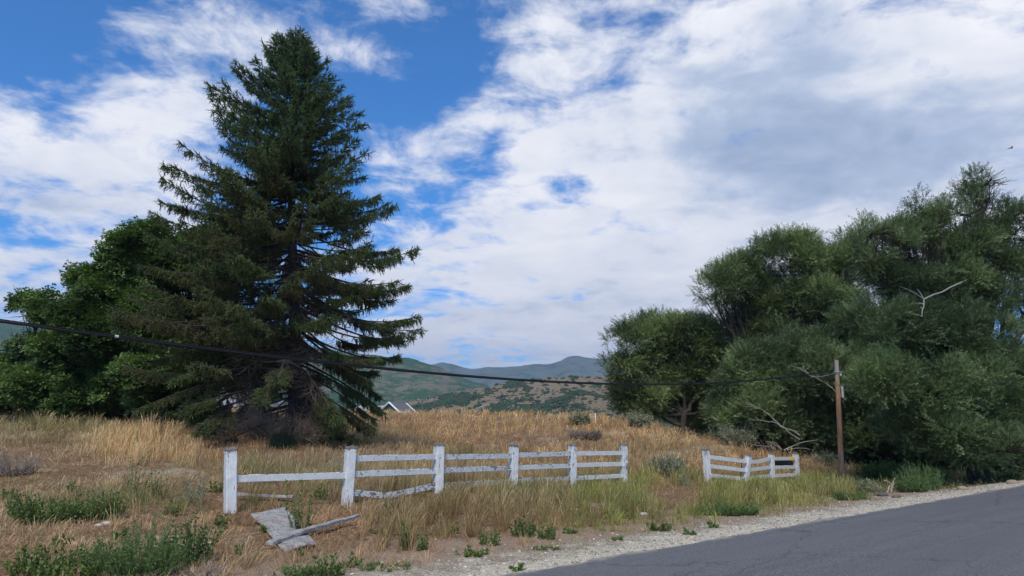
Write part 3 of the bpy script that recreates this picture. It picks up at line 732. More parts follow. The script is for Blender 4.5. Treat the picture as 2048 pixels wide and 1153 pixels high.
wt(1955, 27, [(1850, 420, 0, 42, 40), (1825, 480, 0, 72, 52), (1960, 400, 1, 48, 46), (1900, 480, 1, 80, 70), (2020, 440, 1, 60, 50), (1770, 520, 0, 72, 55), (1850, 580, 0, 110, 70), (1990, 520, 1, 50, 55), (1800, 660, -1, 100, 70), (1900, 680, 0, 110, 90), (1770, 760, -1, 80, 70), (1870, 790, -1, 110, 80), (1980, 790, 0, 110, 90), (2060, 860, 0, 110, 90), (1930, 880, -1, 110, 60), (1830, 860, 0, 75, 50), (2060, 600, 2, 45, 30), (2120, 480, 1, 70, 80), (1965, 372, 1, 34, 30), (1930, 430, 0, 50, 40), (2040, 540, 1, 50, 45), (1740, 470, 0, 40, 34), (1990, 900, -2, 80, 50), (2100, 720, 1, 80, 40), (1910, 560, 0, 80, 60), (1975, 610, 0, 60, 55), (1830, 520, 0, 70, 45), (1935, 500, 0, 60, 45), (2010, 480, 1, 60, 45)],
   'tallest willow leaning over the roadside at the right edge', ww, wind=(.35, 0, .25), trunk_r=.34, gap=.40, dens=430, trunks=2, size=(.32, .52), bark=(.045, .034, .027),
   deadb=[[at(1935, 560, 26), at(1850, 600, 25.0), at(1842, 632, 24.6), at(1812, 625, 24.5)]])
wt(1760, 38, [(1740, 640, 0, 70, 60), (1760, 720, 0, 90, 70), (1720, 800, 1, 90, 70), (1800, 820, 0, 100, 80), (1730, 880, 1, 90, 45), (1850, 890, 0, 100, 50), (1700, 760, 1, 60, 60), (1760, 925, 4, 120, 34), (1860, 930, 5, 110, 34)],
   'dark shaded willow filling the hollow behind the wooden utility pole', ww, wind=(.2, 0, .2), trunk_r=.3, gap=.38, dens=150)
wt(2050, 36, [(2030, 730, 0, 70, 50), (2000, 800, 0, 80, 70), (2090, 800, 0, 110, 90), (2020, 880, 0, 100, 60), (1930, 880, 0, 90, 60), (1950, 930, 2, 120, 34), (2050, 925, 2, 100, 36)],
   'bright green tree low behind the tallest willow at the right edge', ((.03, .07, .015), (.11, .21, .04)), wind=(.2, 0, .2), trunk_r=.25, gap=.38, dens=130)
wt(1650, 52, [(1560, 780, 0, 120, 90), (1700, 780, 0, 120, 100), (1440, 830, 0, 90, 60), (1820, 800, 0, 120, 110), (1650, 860, 0, 140, 60)],
   'dark willow deepest in the grove, glimpsed between the front crowns', ww, wind=(.1, 0, .2), trunk_r=.35, gap=.36, dens=75, size=(.6, .9))

# ------------------------------------------------------------ fences
def postm(parent, top, bot, w, r):
    b = Buf(); top = np.array(top); bot = np.array(bot); bot = bot - nrm(top - bot) * .35
    ax = nrm(top - bot); yaw = math.atan2(RD[1], RD[0]) - .1
    x = nrm(np.array([math.cos(yaw), math.sin(yaw), 0]) - ax * (np.array([math.cos(yaw), math.sin(yaw), 0]) @ ax)); y = np.cross(ax, x)
    L = np.linalg.norm(top - bot)
    # shaft in short rings so the arrises can be uneven, a saw-cut groove and a weathered stub on top
    zs = list(np.linspace(0, L - .11, 14)) + [L - .108, L - .095, L - .093, L - .03, L - .012, L]
    sc = [1] * 14 + [.93, .93, 1, 1, .9, .62]
    if L < 1: pass
    n = len(zs); e = .012; V = []
    for z, k in zip(zs, sc):
        h = w / 2 * k
        for (a, c) in ((-h + e, -h), (h - e, -h), (h, -h + e), (h, h - e), (h - e, h), (-h + e, h), (-h, h - e), (-h, -h + e)):
            j = r.normal(0, .0022, 2); zz = z + (r.normal(0, .01) if z > L - .02 else 0)
            V.append(bot + x * (a + j[0]) + y * (c + j[1]) + ax * zz)
    q = [[i * 8 + j, i * 8 + (j + 1) % 8, (i + 1) * 8 + (j + 1) % 8, (i + 1) * 8 + j] for i in range(n - 1) for j in range(8)]
    o = (n - 1) * 8; q += [[o + 1, o + 2, o + 7, o], [o + 2, o + 3, o + 6, o + 7], [o + 3, o + 4, o + 5, o + 6]]
    wear = np.full(len(V), .42) + r.normal(0, .05); wear[-24:] = .8
    for i in range(3): wear[i * 8:(i + 1) * 8] = .62
    b.add(np.array(V), q, None, np.repeat(wear[:, None], 3, 1)); return b.build('post', M['paint_post'], parent)
def railm(parent, pts, h, th, r, wear=.5, name='rail', mat='paint_rail'):
    pts = np.array(pts, float); P = []
    for a in range(len(pts) - 1):
        k = max(4, int(np.linalg.norm(pts[a + 1] - pts[a]) / .12))
        for q in range(k): P.append(pts[a] * (1 - q / k) + pts[a + 1] * q / k)
    P.append(pts[-1]); P = np.array(P); n = len(P); tg = nrm(np.gradient(P, axis=0)); sd_ = nrm(np.cross(tg, [0, 0, 1.])); up = np.cross(sd_, tg); e = .007
    V = []
    for i in range(n):
        hh = h / 2
        for (a, c) in ((-th / 2 + e, -hh), (th / 2 - e, -hh), (th / 2, -hh + e), (th / 2, hh - e), (th / 2 - e, hh), (-th / 2 + e, hh), (-th / 2, hh - e), (-th / 2, -hh + e)):
            jj = r.normal(0, .0035) if c > 0 else r.normal(0, .0015)
            V.append(P[i] + sd_[i] * a + up[i] * (c + jj))
    q = [[i * 8 + j, i * 8 + (j + 1) % 8, (i + 1) * 8 + (j + 1) % 8, (i + 1) * 8 + j] for i in range(n - 1) for j in range(8)]
    for o in (0, (n - 1) * 8): q += [[o + 1, o + 2, o + 7, o], [o + 2, o + 3, o + 6, o + 7], [o + 3, o + 4, o + 5, o + 6]]
    wv = np.tile(np.array([wear, wear, wear, wear + .04, wear + .24, wear + .24, wear + .04, wear]), n) + r.normal(0, .03, n * 8)
    b = Buf(); b.add(np.array(V), q, None, np.repeat(wv[:, None], 3, 1)); return b.build(name, M[mat], parent)
def fences():
    r = np.random.default_rng(5)
    P = [((461, 896), (460, 1035), 13.0, .18), ((702, 893), (693, 1017), 14.7, .18), ((878, 888), (875, 1003), 16.7, .19), ((1028, 889), (1025, 990), 19.0, .19), ((1145, 889), (1144, 980), 21.3, .19), ((1247, 888), (1248, 973), 23.4, .19)]
    root = thing('white_fence', at(*P[0][1], P[0][2]), 'long peeling white post and rail fence with its first bay missing rails', 'fence')
    for (t, b, Y, w) in P: postm(root, at(*t, Y), at(*b, Y), w, r)
    rails = [(0, 1, [(461, 958.5), (700, 951)], .45), (1, 2, [(700, 918), (878, 914)], .5), (1, 2, [(700, 949), (877, 942.5)], .5), (1, 2, [(700, 985), (772, 992), (800, 987), (876, 970)], .62),
             (2, 3, [(878, 915), (1028, 912.5)], .56), (2, 3, [(877, 941), (1027, 936.5)], .60), (2, 3, [(876, 972), (1026, 963)], .66), (3, 4, [(1028, 911), (1145, 908)], .56), (3, 4, [(1027, 936), (1145, 932)], .52), (3, 4, [(1026, 962), (1144, 957.5)], .62),
             (4, 5, [(1145, 908), (1247, 906.5)], .45), (4, 5, [(1145, 931), (1247, 928.5)], .45), (4, 5, [(1144, 957.5), (1247, 952)], .5)]
    for a, b, px, wr in rails:
        Ya, Yb = P[a][2], P[b][2]; x0, x1 = px[0][0], px[-1][0]
        railm(root, [at(u, v, depth(u, x0, x1, Ya, Yb)) for u, v in px], .125, .045, r, wr)
    P = [((1411.5, 898), (1416, 968), 26.0, .19), ((1497.5, 910), (1489.5, 967), 28.0, .19), ((1542, 906.5), (1544, 970), 30.0, .19), ((1590.5, 906), (1595, 964), 32.0, .19)]
    root = thing('white_fence', at(*P[0][1], P[0][2]), 'short sagging white fence with a tilted post, beyond the gap', 'fence')
    for i, (t, b, Y, w) in enumerate(P): postm(root, at(*t, Y), at(*b, Y), w, r)
    rails = [(0, 1, [(1412, 914), (1496, 924)]), (0, 1, [(1413, 932), (1493, 941.5)]), (0, 1, [(1415, 951), (1491, 959)]),
             (1, 2, [(1496, 925), (1520, 923.5), (1543, 917)]), (1, 2, [(1493, 941), (1543, 935)]), (1, 2, [(1491, 958.5), (1543, 952)]),
             (2, 3, [(1543, 918), (1591, 917.5)]), (2, 3, [(1543, 935.5), (1592, 934.5)]), (2, 3, [(1543, 952.5), (1593, 950)])]
    for a, b, px in rails:
        Ya, Yb = P[a][2], P[b][2]; x0, x1 = px[0][0], px[-1][0]
        railm(root, [at(u, v, depth(u, x0, x1, Ya, Yb)) for u, v in px], .14, .045, r, .46)
    # dark sheet behind the last bay, a yellow reflector, a rusty steel stake
    a, b = at(1546, 928, 30.3), at(1588, 927, 32.0); root = thing('metal_sheet', (a + b) / 2, 'dark green sheet hanging behind the last bay of the short fence', 'metal sheet'); bb = Buf()
    d = b - a; L = np.linalg.norm(d); x = d / L; y = nrm(np.cross([0, 0, 1.], x)); z = np.cross(x, y); box(bb, (a + b) / 2 + y * .06, (L, .02, .24), [x, y, z], bev=.004); bb.build('sheet', M['panel'], root)
    c = at(1583, 918, 31.6); root = thing('reflector', c - [0, .06, 0], 'yellow orange reflector on the top rail beside the last short fence post', 'reflector'); bb = Buf()
    th = np.linspace(0, 2 * np.pi, 13)[:-1]
    bb.tube(np.array([c - [0, .03, 0], c - [0, .06, 0], c - [0, .075, 0]]), [.09, .09, .07], 12); bb.build('disc', M['yellow'], root)
    p0, p1 = at(1479.5, 960, 28.6), at(1485, 910, 28.6); root = thing('steel_stake', p0, 'thin rusty leaning stake behind the tilted post of the short fence', 'stake'); bb = Buf()
    bb.tube(np.linspace(p0 - [0, 0, .2], p1, 5), .02, 5); bb.build('stake', M['rust'], root)
def depth(u, x0, x1, Ya, Yb):
    """depth on the straight 3-D line between two fence posts, seen at column u"""
    if abs(x1 - x0) < 1e-6: return Ya
    a, b = (x0 - 1024) * Ya, (x1 - 1024) * Yb; k = u - 1024
    den = (k * (Yb - Ya) - (b - a)); s = (a - k * Ya) / den if abs(den) > 1e-6 else (u - x0) / (x1 - x0)
    return Ya + (Yb - Ya) * s
fences()

# ------------------------------------------------------------ boards on the ground
def lumber():
    r = np.random.default_rng(8)
    c = [ground(*p) for p in ((502, 1046), (567, 1034), (634, 1095), (572, 1110))]
    c[0][2] += .13; c[1][2] += .15; c[2][2] += .03; c[3][2] += .02
    root = thing('plywood_sheet', np.mean(c, 0), 'weathered grey plywood sheet lying flat in the dry grass', 'plywood')
    n = 14; V = []
    for k in (0, -.018):
        for i in range(n):
            for j in range(n):
                s, t = i / (n - 1), j / (n - 1)
                p = (c[0] * (1 - s) + c[1] * s) * (1 - t) + (c[3] * (1 - s) + c[2] * s) * t
                ed = r.normal(0, .010, 2) if (i in (0, n - 1) or j in (0, n - 1)) and k == 0 else np.zeros(2)
                if k: ed = last[(i, j)]
                else:
                    if (i, j) == (0, 0): last = {}
                    last[(i, j)] = ed
                V.append(p + [ed[0], ed[1], k + .04 * math.sin(s * 3.1) * t])
    q = []
    for i in range(n - 1):
        for j in range(n - 1): q += [[i * n + j, (i + 1) * n + j, (i + 1) * n + j + 1, i * n + j + 1], [n * n + i * n + j, n * n + i * n + j + 1, n * n + (i + 1) * n + j + 1, n * n + (i + 1) * n + j]]
    ring = [(i, 0) for i in range(n)] + [(n - 1, j) for j in range(1, n)] + [(i, n - 1) for i in range(n - 2, -1, -1)] + [(0, j) for j in range(n - 2, 0, -1)]
    ids = [i * n + j for i, j in ring]
    q += [[ids[k], ids[(k + 1) % len(ids)], n * n + ids[(k + 1) % len(ids)], n * n + ids[k]] for k in range(len(ids))]
    b = Buf(); b.add(np.array(V), q); b.build('panel', M['board'], root)
    a, e = ground(538, 1102), ground(716, 1050)
    a[2] += .08; e[2] += .16; mid = (a + e) / 2
    root = thing('loose_plank', mid, 'broken grey plank lying across the corner of the plywood', 'plank')
    d = e - a; L = np.linalg.norm(d); xx = d / L; yy = nrm(np.cross([0, 0, 1.], xx)); zz = np.cross(xx, yy); bb = Buf()
    ss = np.linspace(0, L, 24); V = []
    for k_, s_ in enumerate(ss):
        hw = .06 * (1 if k_ < 20 else 1 - (k_ - 19) * .13); off = .02 * math.sin(s_ * 2) + (r.normal(0, .004))
        for (aa, cc) in ((-hw, -.02), (hw * (1 - .04 * r.random()), -.02), (hw * (1 - .04 * r.random()), .02), (-hw, .02)): V.append(a + xx * s_ + yy * aa + zz * (cc + off))
    bb.add(np.array(V), [[k_ * 4 + q_, k_ * 4 + (q_ + 1) % 4, k_ * 4 + 4 + (q_ + 1) % 4, k_ * 4 + 4 + q_] for k_ in range(23) for q_ in range(4)] + [[3, 2, 1, 0], [92, 93, 94, 95]]); bb.build('board', M['board'], root)
    a, e = ground(474, 1004), ground(586, 1006); a[2] += .12; e[2] += .10
    root = thing('fallen_rail', a, 'thin fallen rail lying in weeds between the first two fence posts', 'rail')
    railm(root, [a, (a + e) / 2 + [0, 0, -.01], e], .05, .10, r, .85, 'plank', 'board')
lumber()

# ------------------------------------------------------------ utility pole and cable
def utility():
    r = np.random.default_rng(2)
    Y = 34.0; top = at(1672.7, 721, Y); bot = at(1683, 945, Y); bot[2] = g1(bot[0], Y) - .3
    root = thing('utility_pole', (bot[0], bot[1], bot[2] + .3), 'short brown wooden utility pole beside the willows', 'utility pole')
    t = np.linspace(0, 1, 14); b = Buf(); P = bot * (1 - t[:, None]) + top * t[:, None]; b.tube(P, .125 - .03 * t, 14, (.5,) * 3); b.build('shaft', M['pole'], root, False)
    kk = lambda v: at(1672.7 + (v - 721) / 224 * 10.3, v, Y)
    b = Buf(); c = kk(745); b.tube(np.array([c - [0, 0, .07], c + [0, 0, .07]]), .122, 14); b.build('clamp_band', M['galv'], root)
    b = Buf(); box(b, c + [.13, -.06, -.10], (.09, .10, .14), bev=.015); b.build('insulator', M['conduit'], root)
    b = Buf(); b.tube(np.array([c + [-.2, -.12, 0], c + [.22, -.12, 0]]), .018, 6); b.build('bolt', M['galv'], root)
    c = kk(784.5) + [.19, -.02, 0]; b = Buf(); box(b, c, (.10, .12, .52), bev=.012); b.build('conduit_box', M['conduit'], root)
    b = Buf(); c2 = kk(815) + [.14, 0, 0]; b.tube(np.array([c - [0, 0, .25], c - [.02, 0, .6], c2, kk(880) + [.13, -.05, 0], kk(930) + [.13, -.05, 0]]), .018, 6); b.build('riser_wire', M['cable'], root)
    # cable between this pole and the next one out of frame on the left
    px = [(-500, 570, 10.0), (-200, 616, 11.0), (0, 645, 12.0), (200, 671.5, 13.2), (400, 695.5, 14.5), (600, 719, 16.0), (800, 741, 17.9), (900, 751, 19.1), (1000, 759, 20.4), (1100, 765, 21.9), (1200, 768.5, 23.6), (1300, 769.5, 25.4), (1400, 767.5, 27.5), (1480, 764, 29.3), (1550, 758, 31), (1610, 750, 32.4), (1668, 742, 33.85)]
    # smooth plan positions: straight line in plan, sampled from the columns
    Pn = np.array(at(1668, 742, 33.85)); Pf = np.array(at(0, 645, 12.0)); dxy = (Pf - Pn)[:2]
    pts = []
    for u, v, _ in px:
        k = (u - 1024) / F / (cosp - (576.5 - v) / F * sinp)    # x/y
        s = (Pn[0] - k * Pn[1]) / (k * dxy[1] - dxy[0]); yy = Pn[1] + s * dxy[1]; pts.append(at(u, v, yy))
    pts = np.array(pts)[::-1]
    d = np.concatenate([[0], np.cumsum(np.linalg.norm(np.diff(pts[:, :2], axis=0), axis=1))]); cf = np.polyfit(d, pts[:, 2], 4)
    dd = np.linspace(0, d[-1], 90); path = np.stack([np.interp(dd, d, pts[:, 0]), np.interp(dd, d, pts[:, 1]), np.polyval(cf, dd)], 1)
    root = thing('overhead_cable', pts[0], 'thick black overhead cable sagging across the whole field', 'cable')
    b = Buf(); b.tube(path, .022, 8); b.build('cable', M['cable'], root, True)
    b = Buf(); b.tube(path + [0, 0, .033], .011, 6); b.build('messenger_wire', M['cable'], root, True)
    b = Buf(); p = pts[0]; q = at(1622, 754.5, 33.3); b.tube(curve(p + [0, 0, -.12], q, [0, 0, -.05], 7), .014, 5); b.build('tail_wire', M['galv'], root, True)
    # ties
    for u in (252,):
        i = int(np.argmin(np.abs(proj(path)[0] - u))); b = Buf(); b.tube(np.array([path[i] - nrm(path[i + 1] - path[i]) * .03, path[i] + nrm(path[i + 1] - path[i]) * .03]) + [0, 0, .012], .030, 8); b.build('tie', M['conduit'], root)
    a, e = at(1677, 744, 33.95), at(1790, 800, 27.5); root = thing('thin_wire', a, 'thin dark wire running from the wooden pole down into the right willow', 'wire'); b = Buf()
    e2 = e + (e - a) * .8; b.tube(curve(a, e2, [0, 0, -.25], 16), .010, 5); b.build('wire', M['cable'], root)
    p = at(1687, 962, 32.5); p[2] = g1(p[0], 32.5); root = thing('marker_post', p, 'narrow grey metal marker post at the foot of the utility pole', 'post'); b = Buf()
    tp = at(1686, 906, 32.5); box(b, (p + tp) / 2 + [0, 0, -.1], (.07, .04, tp[2] - p[2] + .2), bev=.008); b.build('stake', M['galv'], root)
    b = Buf(); b.tube(np.array([p + [.1, .1, -.1], p + [.07, .1, .75]]), .03, 7); b.build('stub', M['rust'], root)
    p = ground(1191, 846); root = thing('marker_post', p, 'tiny white marker stake on the field crest left of the willows', 'post'); b = Buf(); box(b, p + [0, 0, .25], (.07, .05, .6), bev=.01, colr=(.7, .7, .68)); b.build('stake', M['housewall'], root)
utility()

# ------------------------------------------------------------ far buildings
def gable(root, c, L, W, H, RH, yaw, wall, roof, trim=(.75, .75, .72)):
    x = np.array([math.cos(yaw), math.sin(yaw), 0]); y = np.array([-math.sin(yaw), math.cos(yaw), 0]); z = np.array([0, 0, 1.])
    def pt(a, b_, h): return c + x * a + y * b_ + z * h
    b = Buf(); v = [pt(a, q, h) for a in (-L / 2, L / 2) for (q, h) in ((-W / 2, 0), (W / 2, 0), (W / 2, H), (0, H + RH), (-W / 2, H))]
    b.add(np.array(v), [[0, 5, 9, 4], [1, 2, 7, 6]], [[0, 4, 3], [0, 3, 2], [0, 2, 1], [5, 8, 9], [5, 7, 8], [5, 6, 7]], wall); b.build('wall', M['housewall'], root)
    b = Buf(); o = .5
    for sgn in (-1, 1):
        e = [pt(a, sgn * (W / 2 + o), H - o * RH / (W / 2)) for a in (-L / 2 - o, L / 2 + o)]; t_ = [pt(a, 0, H + RH) for a in (-L / 2 - o, L / 2 + o)]
        V = np.array(e + t_); V2 = V + [0, 0, .22]; b.add(np.vstack([V + [0, 0, .04], V2]), [[0, 1, 3, 2], [4, 6, 7, 5], [0, 4, 5, 1], [2, 3, 7, 6], [0, 2, 6, 4], [1, 5, 7, 3]], None, roof)
    b.build('roof', M['housewall'], root)
    for a in (-L / 2 - o - .05, L / 2 + o + .05):
        for sgn in (-1, 1): b = Buf(); b.tube(np.array([pt(a, sgn * (W / 2 + o), H - o * RH / (W / 2) + .12), pt(a, 0, H + RH + .12)]), .2, 4, trim); b.build('bargeboard', M['housewall'], root)
    for k in (-.25, .2):
        b = Buf(); cc = pt(L * k, -W / 2 - .03, H * .55); box(b, cc, (1.4, .1, 1.2), [x, y, z], (.05, .06, .07)); w = b.build('window', M['housewall'], root)
        b = Buf(); box(b, cc + y * -.06, (1.7, .08, .14), [x, y, z], trim); box(b, cc + y * -.06 - z * .7, (1.7, .1, .12), [x, y, z], trim); fo = b.build('frame', M['housewall'], w)
def far_stuff():
    p = at(794, 842, 160); p[2] = at(794, 842, 160)[2]
    root = thing('farmhouse', p, 'small far off house with white gable trim beyond the field crest', 'house'); gable(root, p, 5.0, 5.6, 1.6, 2.1, R(62), (.12, .15, .10), (.12, .12, .12))
    p = at(770, 838, 165); root = thing('barn', p, 'far grey shed roof left of the white gabled house', 'shed'); gable(root, p + [-2, 0, -.5], 8.0, 4.5, 2.0, 1.2, R(10), (.16, .15, .16), (.32, .31, .30), (.45, .44, .42))
    p = at(806, 842, 150); root = thing('white_shed', p, 'little white shed in front of the far gabled house', 'shed'); gable(root, p, 2.2, 1.9, 1.2, .5, R(60), (.55, .55, .53), (.5, .5, .5))
    p = at(845, 842, 170); root = thing('utility_pole', p, 'thin distant utility pole right of the far house', 'utility pole'); tp = at(845, 797, 170); b = Buf(); b.tube(np.array([p, tp]), .16, 6, (.14, .11, .09)); b.build('shaft', M['twig'], root)
    b = Buf(); b.tube(np.array([tp + [-1.1, 0, -.5], tp + [1.1, 0, -.5]]), .09, 4, (.2, .18, .16)); b.build('crossarm', M['twig'], root)
    for k in (-1, 0, 1):
        b = Buf(); b.tube(np.array([tp + [k, 0, -.4], tp + [k, 0, -.1]]), .09, 5, (.5, .5, .5)); b.build('insulator', M['housewall'], root)
    # long pale roofed building behind the spruce
    p = at(450, 845, 95); root = thing('long_building', p, 'long low building with pale metal roof behind the left trees', 'building'); gable(root, p + [0, 0, .2], 24, 7, 1.7, .8, R(3), (.16, .16, .16), (.26, .26, .26), (.28, .28, .28))
    # pale road bank at the foot of the far hill
    a, e = at(905, 838, 300), at(975, 812, 420); b = Buf(); n = 12
    V = []
    for i in range(n):
        t = i / (n - 1); c = a * (1 - t) + e * t; V += [c + [0, 0, -.5], c + [-.3, 0, .8], c + [.3, 3, .8], c + [.3, 3, -.5]]
    b.add(np.array(V), [[i * 4 + j, i * 4 + (j + 1) % 4, i * 4 + 4 + (j + 1) % 4, i * 4 + 4 + j] for i in range(n - 1) for j in range(4)] + [[0, 3, 2, 1], [n * 4 - 4, n * 4 - 3, n * 4 - 2, n * 4 - 1]], None, (.42, .37, .28)); tag(b.build('far_path', M['rock']), kind='structure')
    # bird
    c = at(2022, 297, 60); root = thing('bird', c, 'small dark bird gliding in the sky at the far right', 'bird'); b = Buf()
    b.tube(np.array([c + [-.2, 0, -.02], c + [-.1, 0, 0], c + [.05, 0, .02], c + [.15, 0, .02], c + [.2, 0, 0]]), [.01, .04, .045, .03, .008], 8, (.03,) * 3)
    for s in (-1, 1):
        w = c + [0, 0, .02]; b.add(np.array([w + [-.06, 0, 0], w + [.08, 0, 0], w + [.06, s * .2, .07], w + [-.08, s * .2, .06], w + [-.12, s * .42, .0], w + [-.1, 0, .01], w + [-.06, s * .01, -.01]]), [[0, 1, 2, 3]], [[3, 2, 4]], (.03,) * 3)
    b.build('body', M['twig'], root)
far_stuff()

# ------------------------------------------------------------ weeds, sagebrush, dead brush
def plant(name, u, v, wpx, hpx, label, cat, kind, group, seed, Y=None):
    r = np.random.default_rng(seed); p = ground(u, v) if Y is None else np.array([at(u, v, Y)[0], Y, 0])
    p[2] = g1(p[0], p[1]); k = p[1] / F; W = wpx * k; H = hpx * k
    root = thing(name, p, label, cat, group); st = Buf(); fo = Buf()
    par = {'weed': (.042, .026, 15, (.065, .095, .026), (.20, .27, .07), .45, M['weed']), 'kochia': (.05, .010, 24, (.07, .11, .035), (.18, .27, .08), .35, M['weed']),
           'sage': (.05, .02, 16, (.18, .19, .12), (.36, .36, .24), .3, M['weed']), 'dark': (.042, .034, 16, (.05, .08, .024), (.14, .20, .055), .4, M['weed']),
           'dead': (.05, .006, 5, (.17, .125, .095), (.33, .26, .20), .6, M['twig']), 'lime': (.05, .02, 18, (.08, .13, .03), (.17, .24, .07), .4, M['weed'])}[kind]
    ll, lw, nl, c0, c1, spread, mt = par
    ns = int(np.clip((60 if W > .7 else 42) * W * max(W, .5) / (.5) * (1.6 if kind in ('kochia', 'weed', 'dark') else 1), 9, 420))
    if kind == 'dead': ns = int(ns * 1.6)
    P = []; D = []; S = []; C = []
    for i in range(ns):
        a = r.random() * 6.28; rr = math.sqrt(r.random()) * .5
        b0 = p + [math.cos(a) * rr * W * .8, math.sin(a) * rr * W * .6, -.03]; b0[2] = g1(b0[0], b0[1]) - .02 if W > 1.2 else b0[2]
        lump = .35 + 1.0 * float(vnoise(b0[0] * 2.6 / max(W, .4) + seed, b0[1] * 2.6 / max(W, .4), 0, 3)); h = H * r.uniform(.35, 1.1) * (1 - .5 * rr ** 1.5) * lump
        e = b0 + [math.cos(a) * (W * .25 * rr + H * spread * .25) + r.normal(0, .06) * H, math.sin(a) * W * .2 + r.normal(0, .06) * H, h]
        st.tube(np.array([p - [0, 0, .01], (p + b0) / 2 + [0, 0, .004], b0 + [0, 0, .01]]), .004, 3, (.12, .09, .06), cap=False)
        pth = curve(b0, e, [r.normal(0, .04) * H, r.normal(0, .04) * H, 0], 5)
        st.tube(pth, np.linspace(.006, .002, 5) * (1.2 if kind != 'dead' else 1.5) * max(1, p[1] / 18), 3, np.array(c0) * 1.1 + .02, cap=False)
        n = nl; t = r.uniform(.12, 1, n); q = np.stack([np.interp(t, np.linspace(0, 1, 5), pth[:, j]) for j in range(3)], 1)
        ax = nrm(e - b0); dd = ax * .6 + r.normal(0, .6, (n, 3)); P.append(q); D.append(dd); S.append(r.uniform(.6, 1.4, n) * max(1, min(3, p[1] / 17))); vv = np.clip(r.normal(.5, .25, (n, 1)) + .25 * (t[:, None] - .5), 0, 1)
        C.append(np.array(c0) * (1 - vv) + np.array(c1) * vv)
        if kind == 'dead':
            for m in range(3):
                s0 = pth[r.integers(1, 4)]; d0 = ax * .7 + r.normal(0, .7, 3); st.tube(np.array([s0, s0 + d0 * H * .25]), [.005 * max(1, p[1] / 18), .002], 3, tuple(np.array(c1) * r.uniform(.6, 1.1)), cap=False)
    lf = np.array([[0, 0, 0], [lw / 2, ll * .5, 0], [0, ll, -.008], [-lw / 2, ll * .5, 0]])
    P = np.concatenate(P); D = np.concatenate(D); (st if kind == 'dead' else fo).inst(lf, [[0, 1, 2, 3]], None, P, basis(D, r.random(len(P)) * 6.28), np.concatenate(S), np.concatenate(C))
    st.build('stems', M['twig'], root)
    if kind != 'dead': fo.build('leaves', mt, root)
    return root
def plants():
    G = 'green weeds on the gravel shoulder'
    W = [(825, 1102, 52, 46, 'weed', 'bushy green weed on bare dirt in front of the third fence post'), (977, 1092, 36, 44, 'weed', 'upright green weed below the fourth fence post'), (1048, 1075, 46, 40, 'dark', 'dark green weed clump at the edge of the brown tall grass'),
         (1092, 1080, 36, 30, 'weed', 'small green weed just right of the dark clump under the fence'), (655, 1152, 64, 62, 'weed', 'large bushy green weed at the bottom edge below the plank'), (700, 1136, 28, 40, 'weed', 'narrow green weed right beside the large one at the bottom'),
         (770, 1138, 90, 18, 'kochia', 'low mat of green weeds where the pale gravel begins'), (590, 1153, 70, 24, 'kochia', 'low green mat at the bottom edge below the plywood'), (1320, 1063, 38, 20, 'dark', 'lone dark weed in the middle of the gravel below the fence gap'),
         (1425, 1056, 16, 18, 'weed', 'tiny green sprout on gravel below the big feathery clump'), (1455, 1030, 115, 44, 'kochia', 'wide feathery blue green clump below the short fence'), (1232, 1037, 40, 24, 'dark', 'dark green weed at the gravel edge below the last long fence post'),
         (1030, 1142, 22, 16, 'weed', 'tiny green sprout near the road edge'), (945, 1112, 60, 18, 'weed', 'low spreading green weeds on dirt left of the gravel'), (1090, 1102, 50, 14, 'lime', 'low bright green weeds on gravel below the fifth fence post'),
         (600, 1112, 18, 18, 'weed', 'little green sprout growing by the end of the plywood'), (602, 1068, 40, 100, 'weed', 'tall leafy green weed right behind the plywood sheet'), (1137, 1068, 26, 20, 'weed', 'small green sprout left of the lone weed on the gravel'), (1378, 1070, 22, 12, 'lime', 'flat bright sprout at the asphalt edge'), (1235, 1083, 16, 16, 'weed', 'tiny bright green sprout alone on pale gravel')]
    for i, (u, v, w, h, k, lab) in enumerate(W): plant('weed', u, v, w, h, lab, 'weed', k, G, 100 + i)
    G = 'green weeds in the left foreground'
    W = [(150, 1153, 150, 60, 'weed', 'wide green weed patch at the bottom left edge'), (270, 1150, 150, 70, 'kochia', 'feathery green weed patch at the bottom, right of the widest one'), (370, 1128, 95, 82, 'dark', 'dark green round leaved bush at bottom left below the first post'),
         (50, 1150, 70, 50, 'weed', 'green weeds in the bottom left corner'), (95, 1045, 130, 46, 'weed', 'olive green weed patch near the left edge, mid foreground'), (270, 1005, 26, 66, 'weed', 'tall leafy stem left of the first fence post'), (315, 1000, 20, 52, 'weed', 'second tall leafy stem left of the first fence post'),
         (190, 1035, 90, 46, 'weed', 'olive weeds left of the tall leafy stems'), (380, 1010, 60, 50, 'sage', 'grey green weeds just left of the first fence post'), (785, 1032, 26, 40, 'weed', 'leafy weed under the bent lowest rail')]
    for i, (u, v, w, h, k, lab) in enumerate(W): plant('weed', u, v, w * 1.1, h * 1.3, lab, 'weed', k, G, 200 + i)
    G = 'thin green stems scattered in the straw'
    W = [(430, 985, 18, 46, 'thin green stem just left of the first fence post'), (345, 1035, 26, 36, 'thin green stems in straw above the round leaved bush'), (235, 1080, 22, 30, 'small green stems above the widest foreground patch'), (20, 1000, 30, 34, 'small green stems at the very left edge'),
         (150, 985, 24, 30, 'small olive stems on the left above the olive patches'), (445, 1060, 20, 26, 'low green sprig under the first fence post'), (530, 1068, 14, 22, 'leafy sprig poking over the plywood edge'), (760, 1070, 22, 26, 'low green sprig between plank tip and tall grass'), (905, 1070, 20, 30, 'green stem in front of the brown tall grass'), (640, 1000, 22, 40, 'thin stem left of the second fence post'), (120, 1090, 30, 34, 'green sprig between the two left weed patches'), (480, 1110, 20, 22, 'tiny green sprig left of the plank end')]
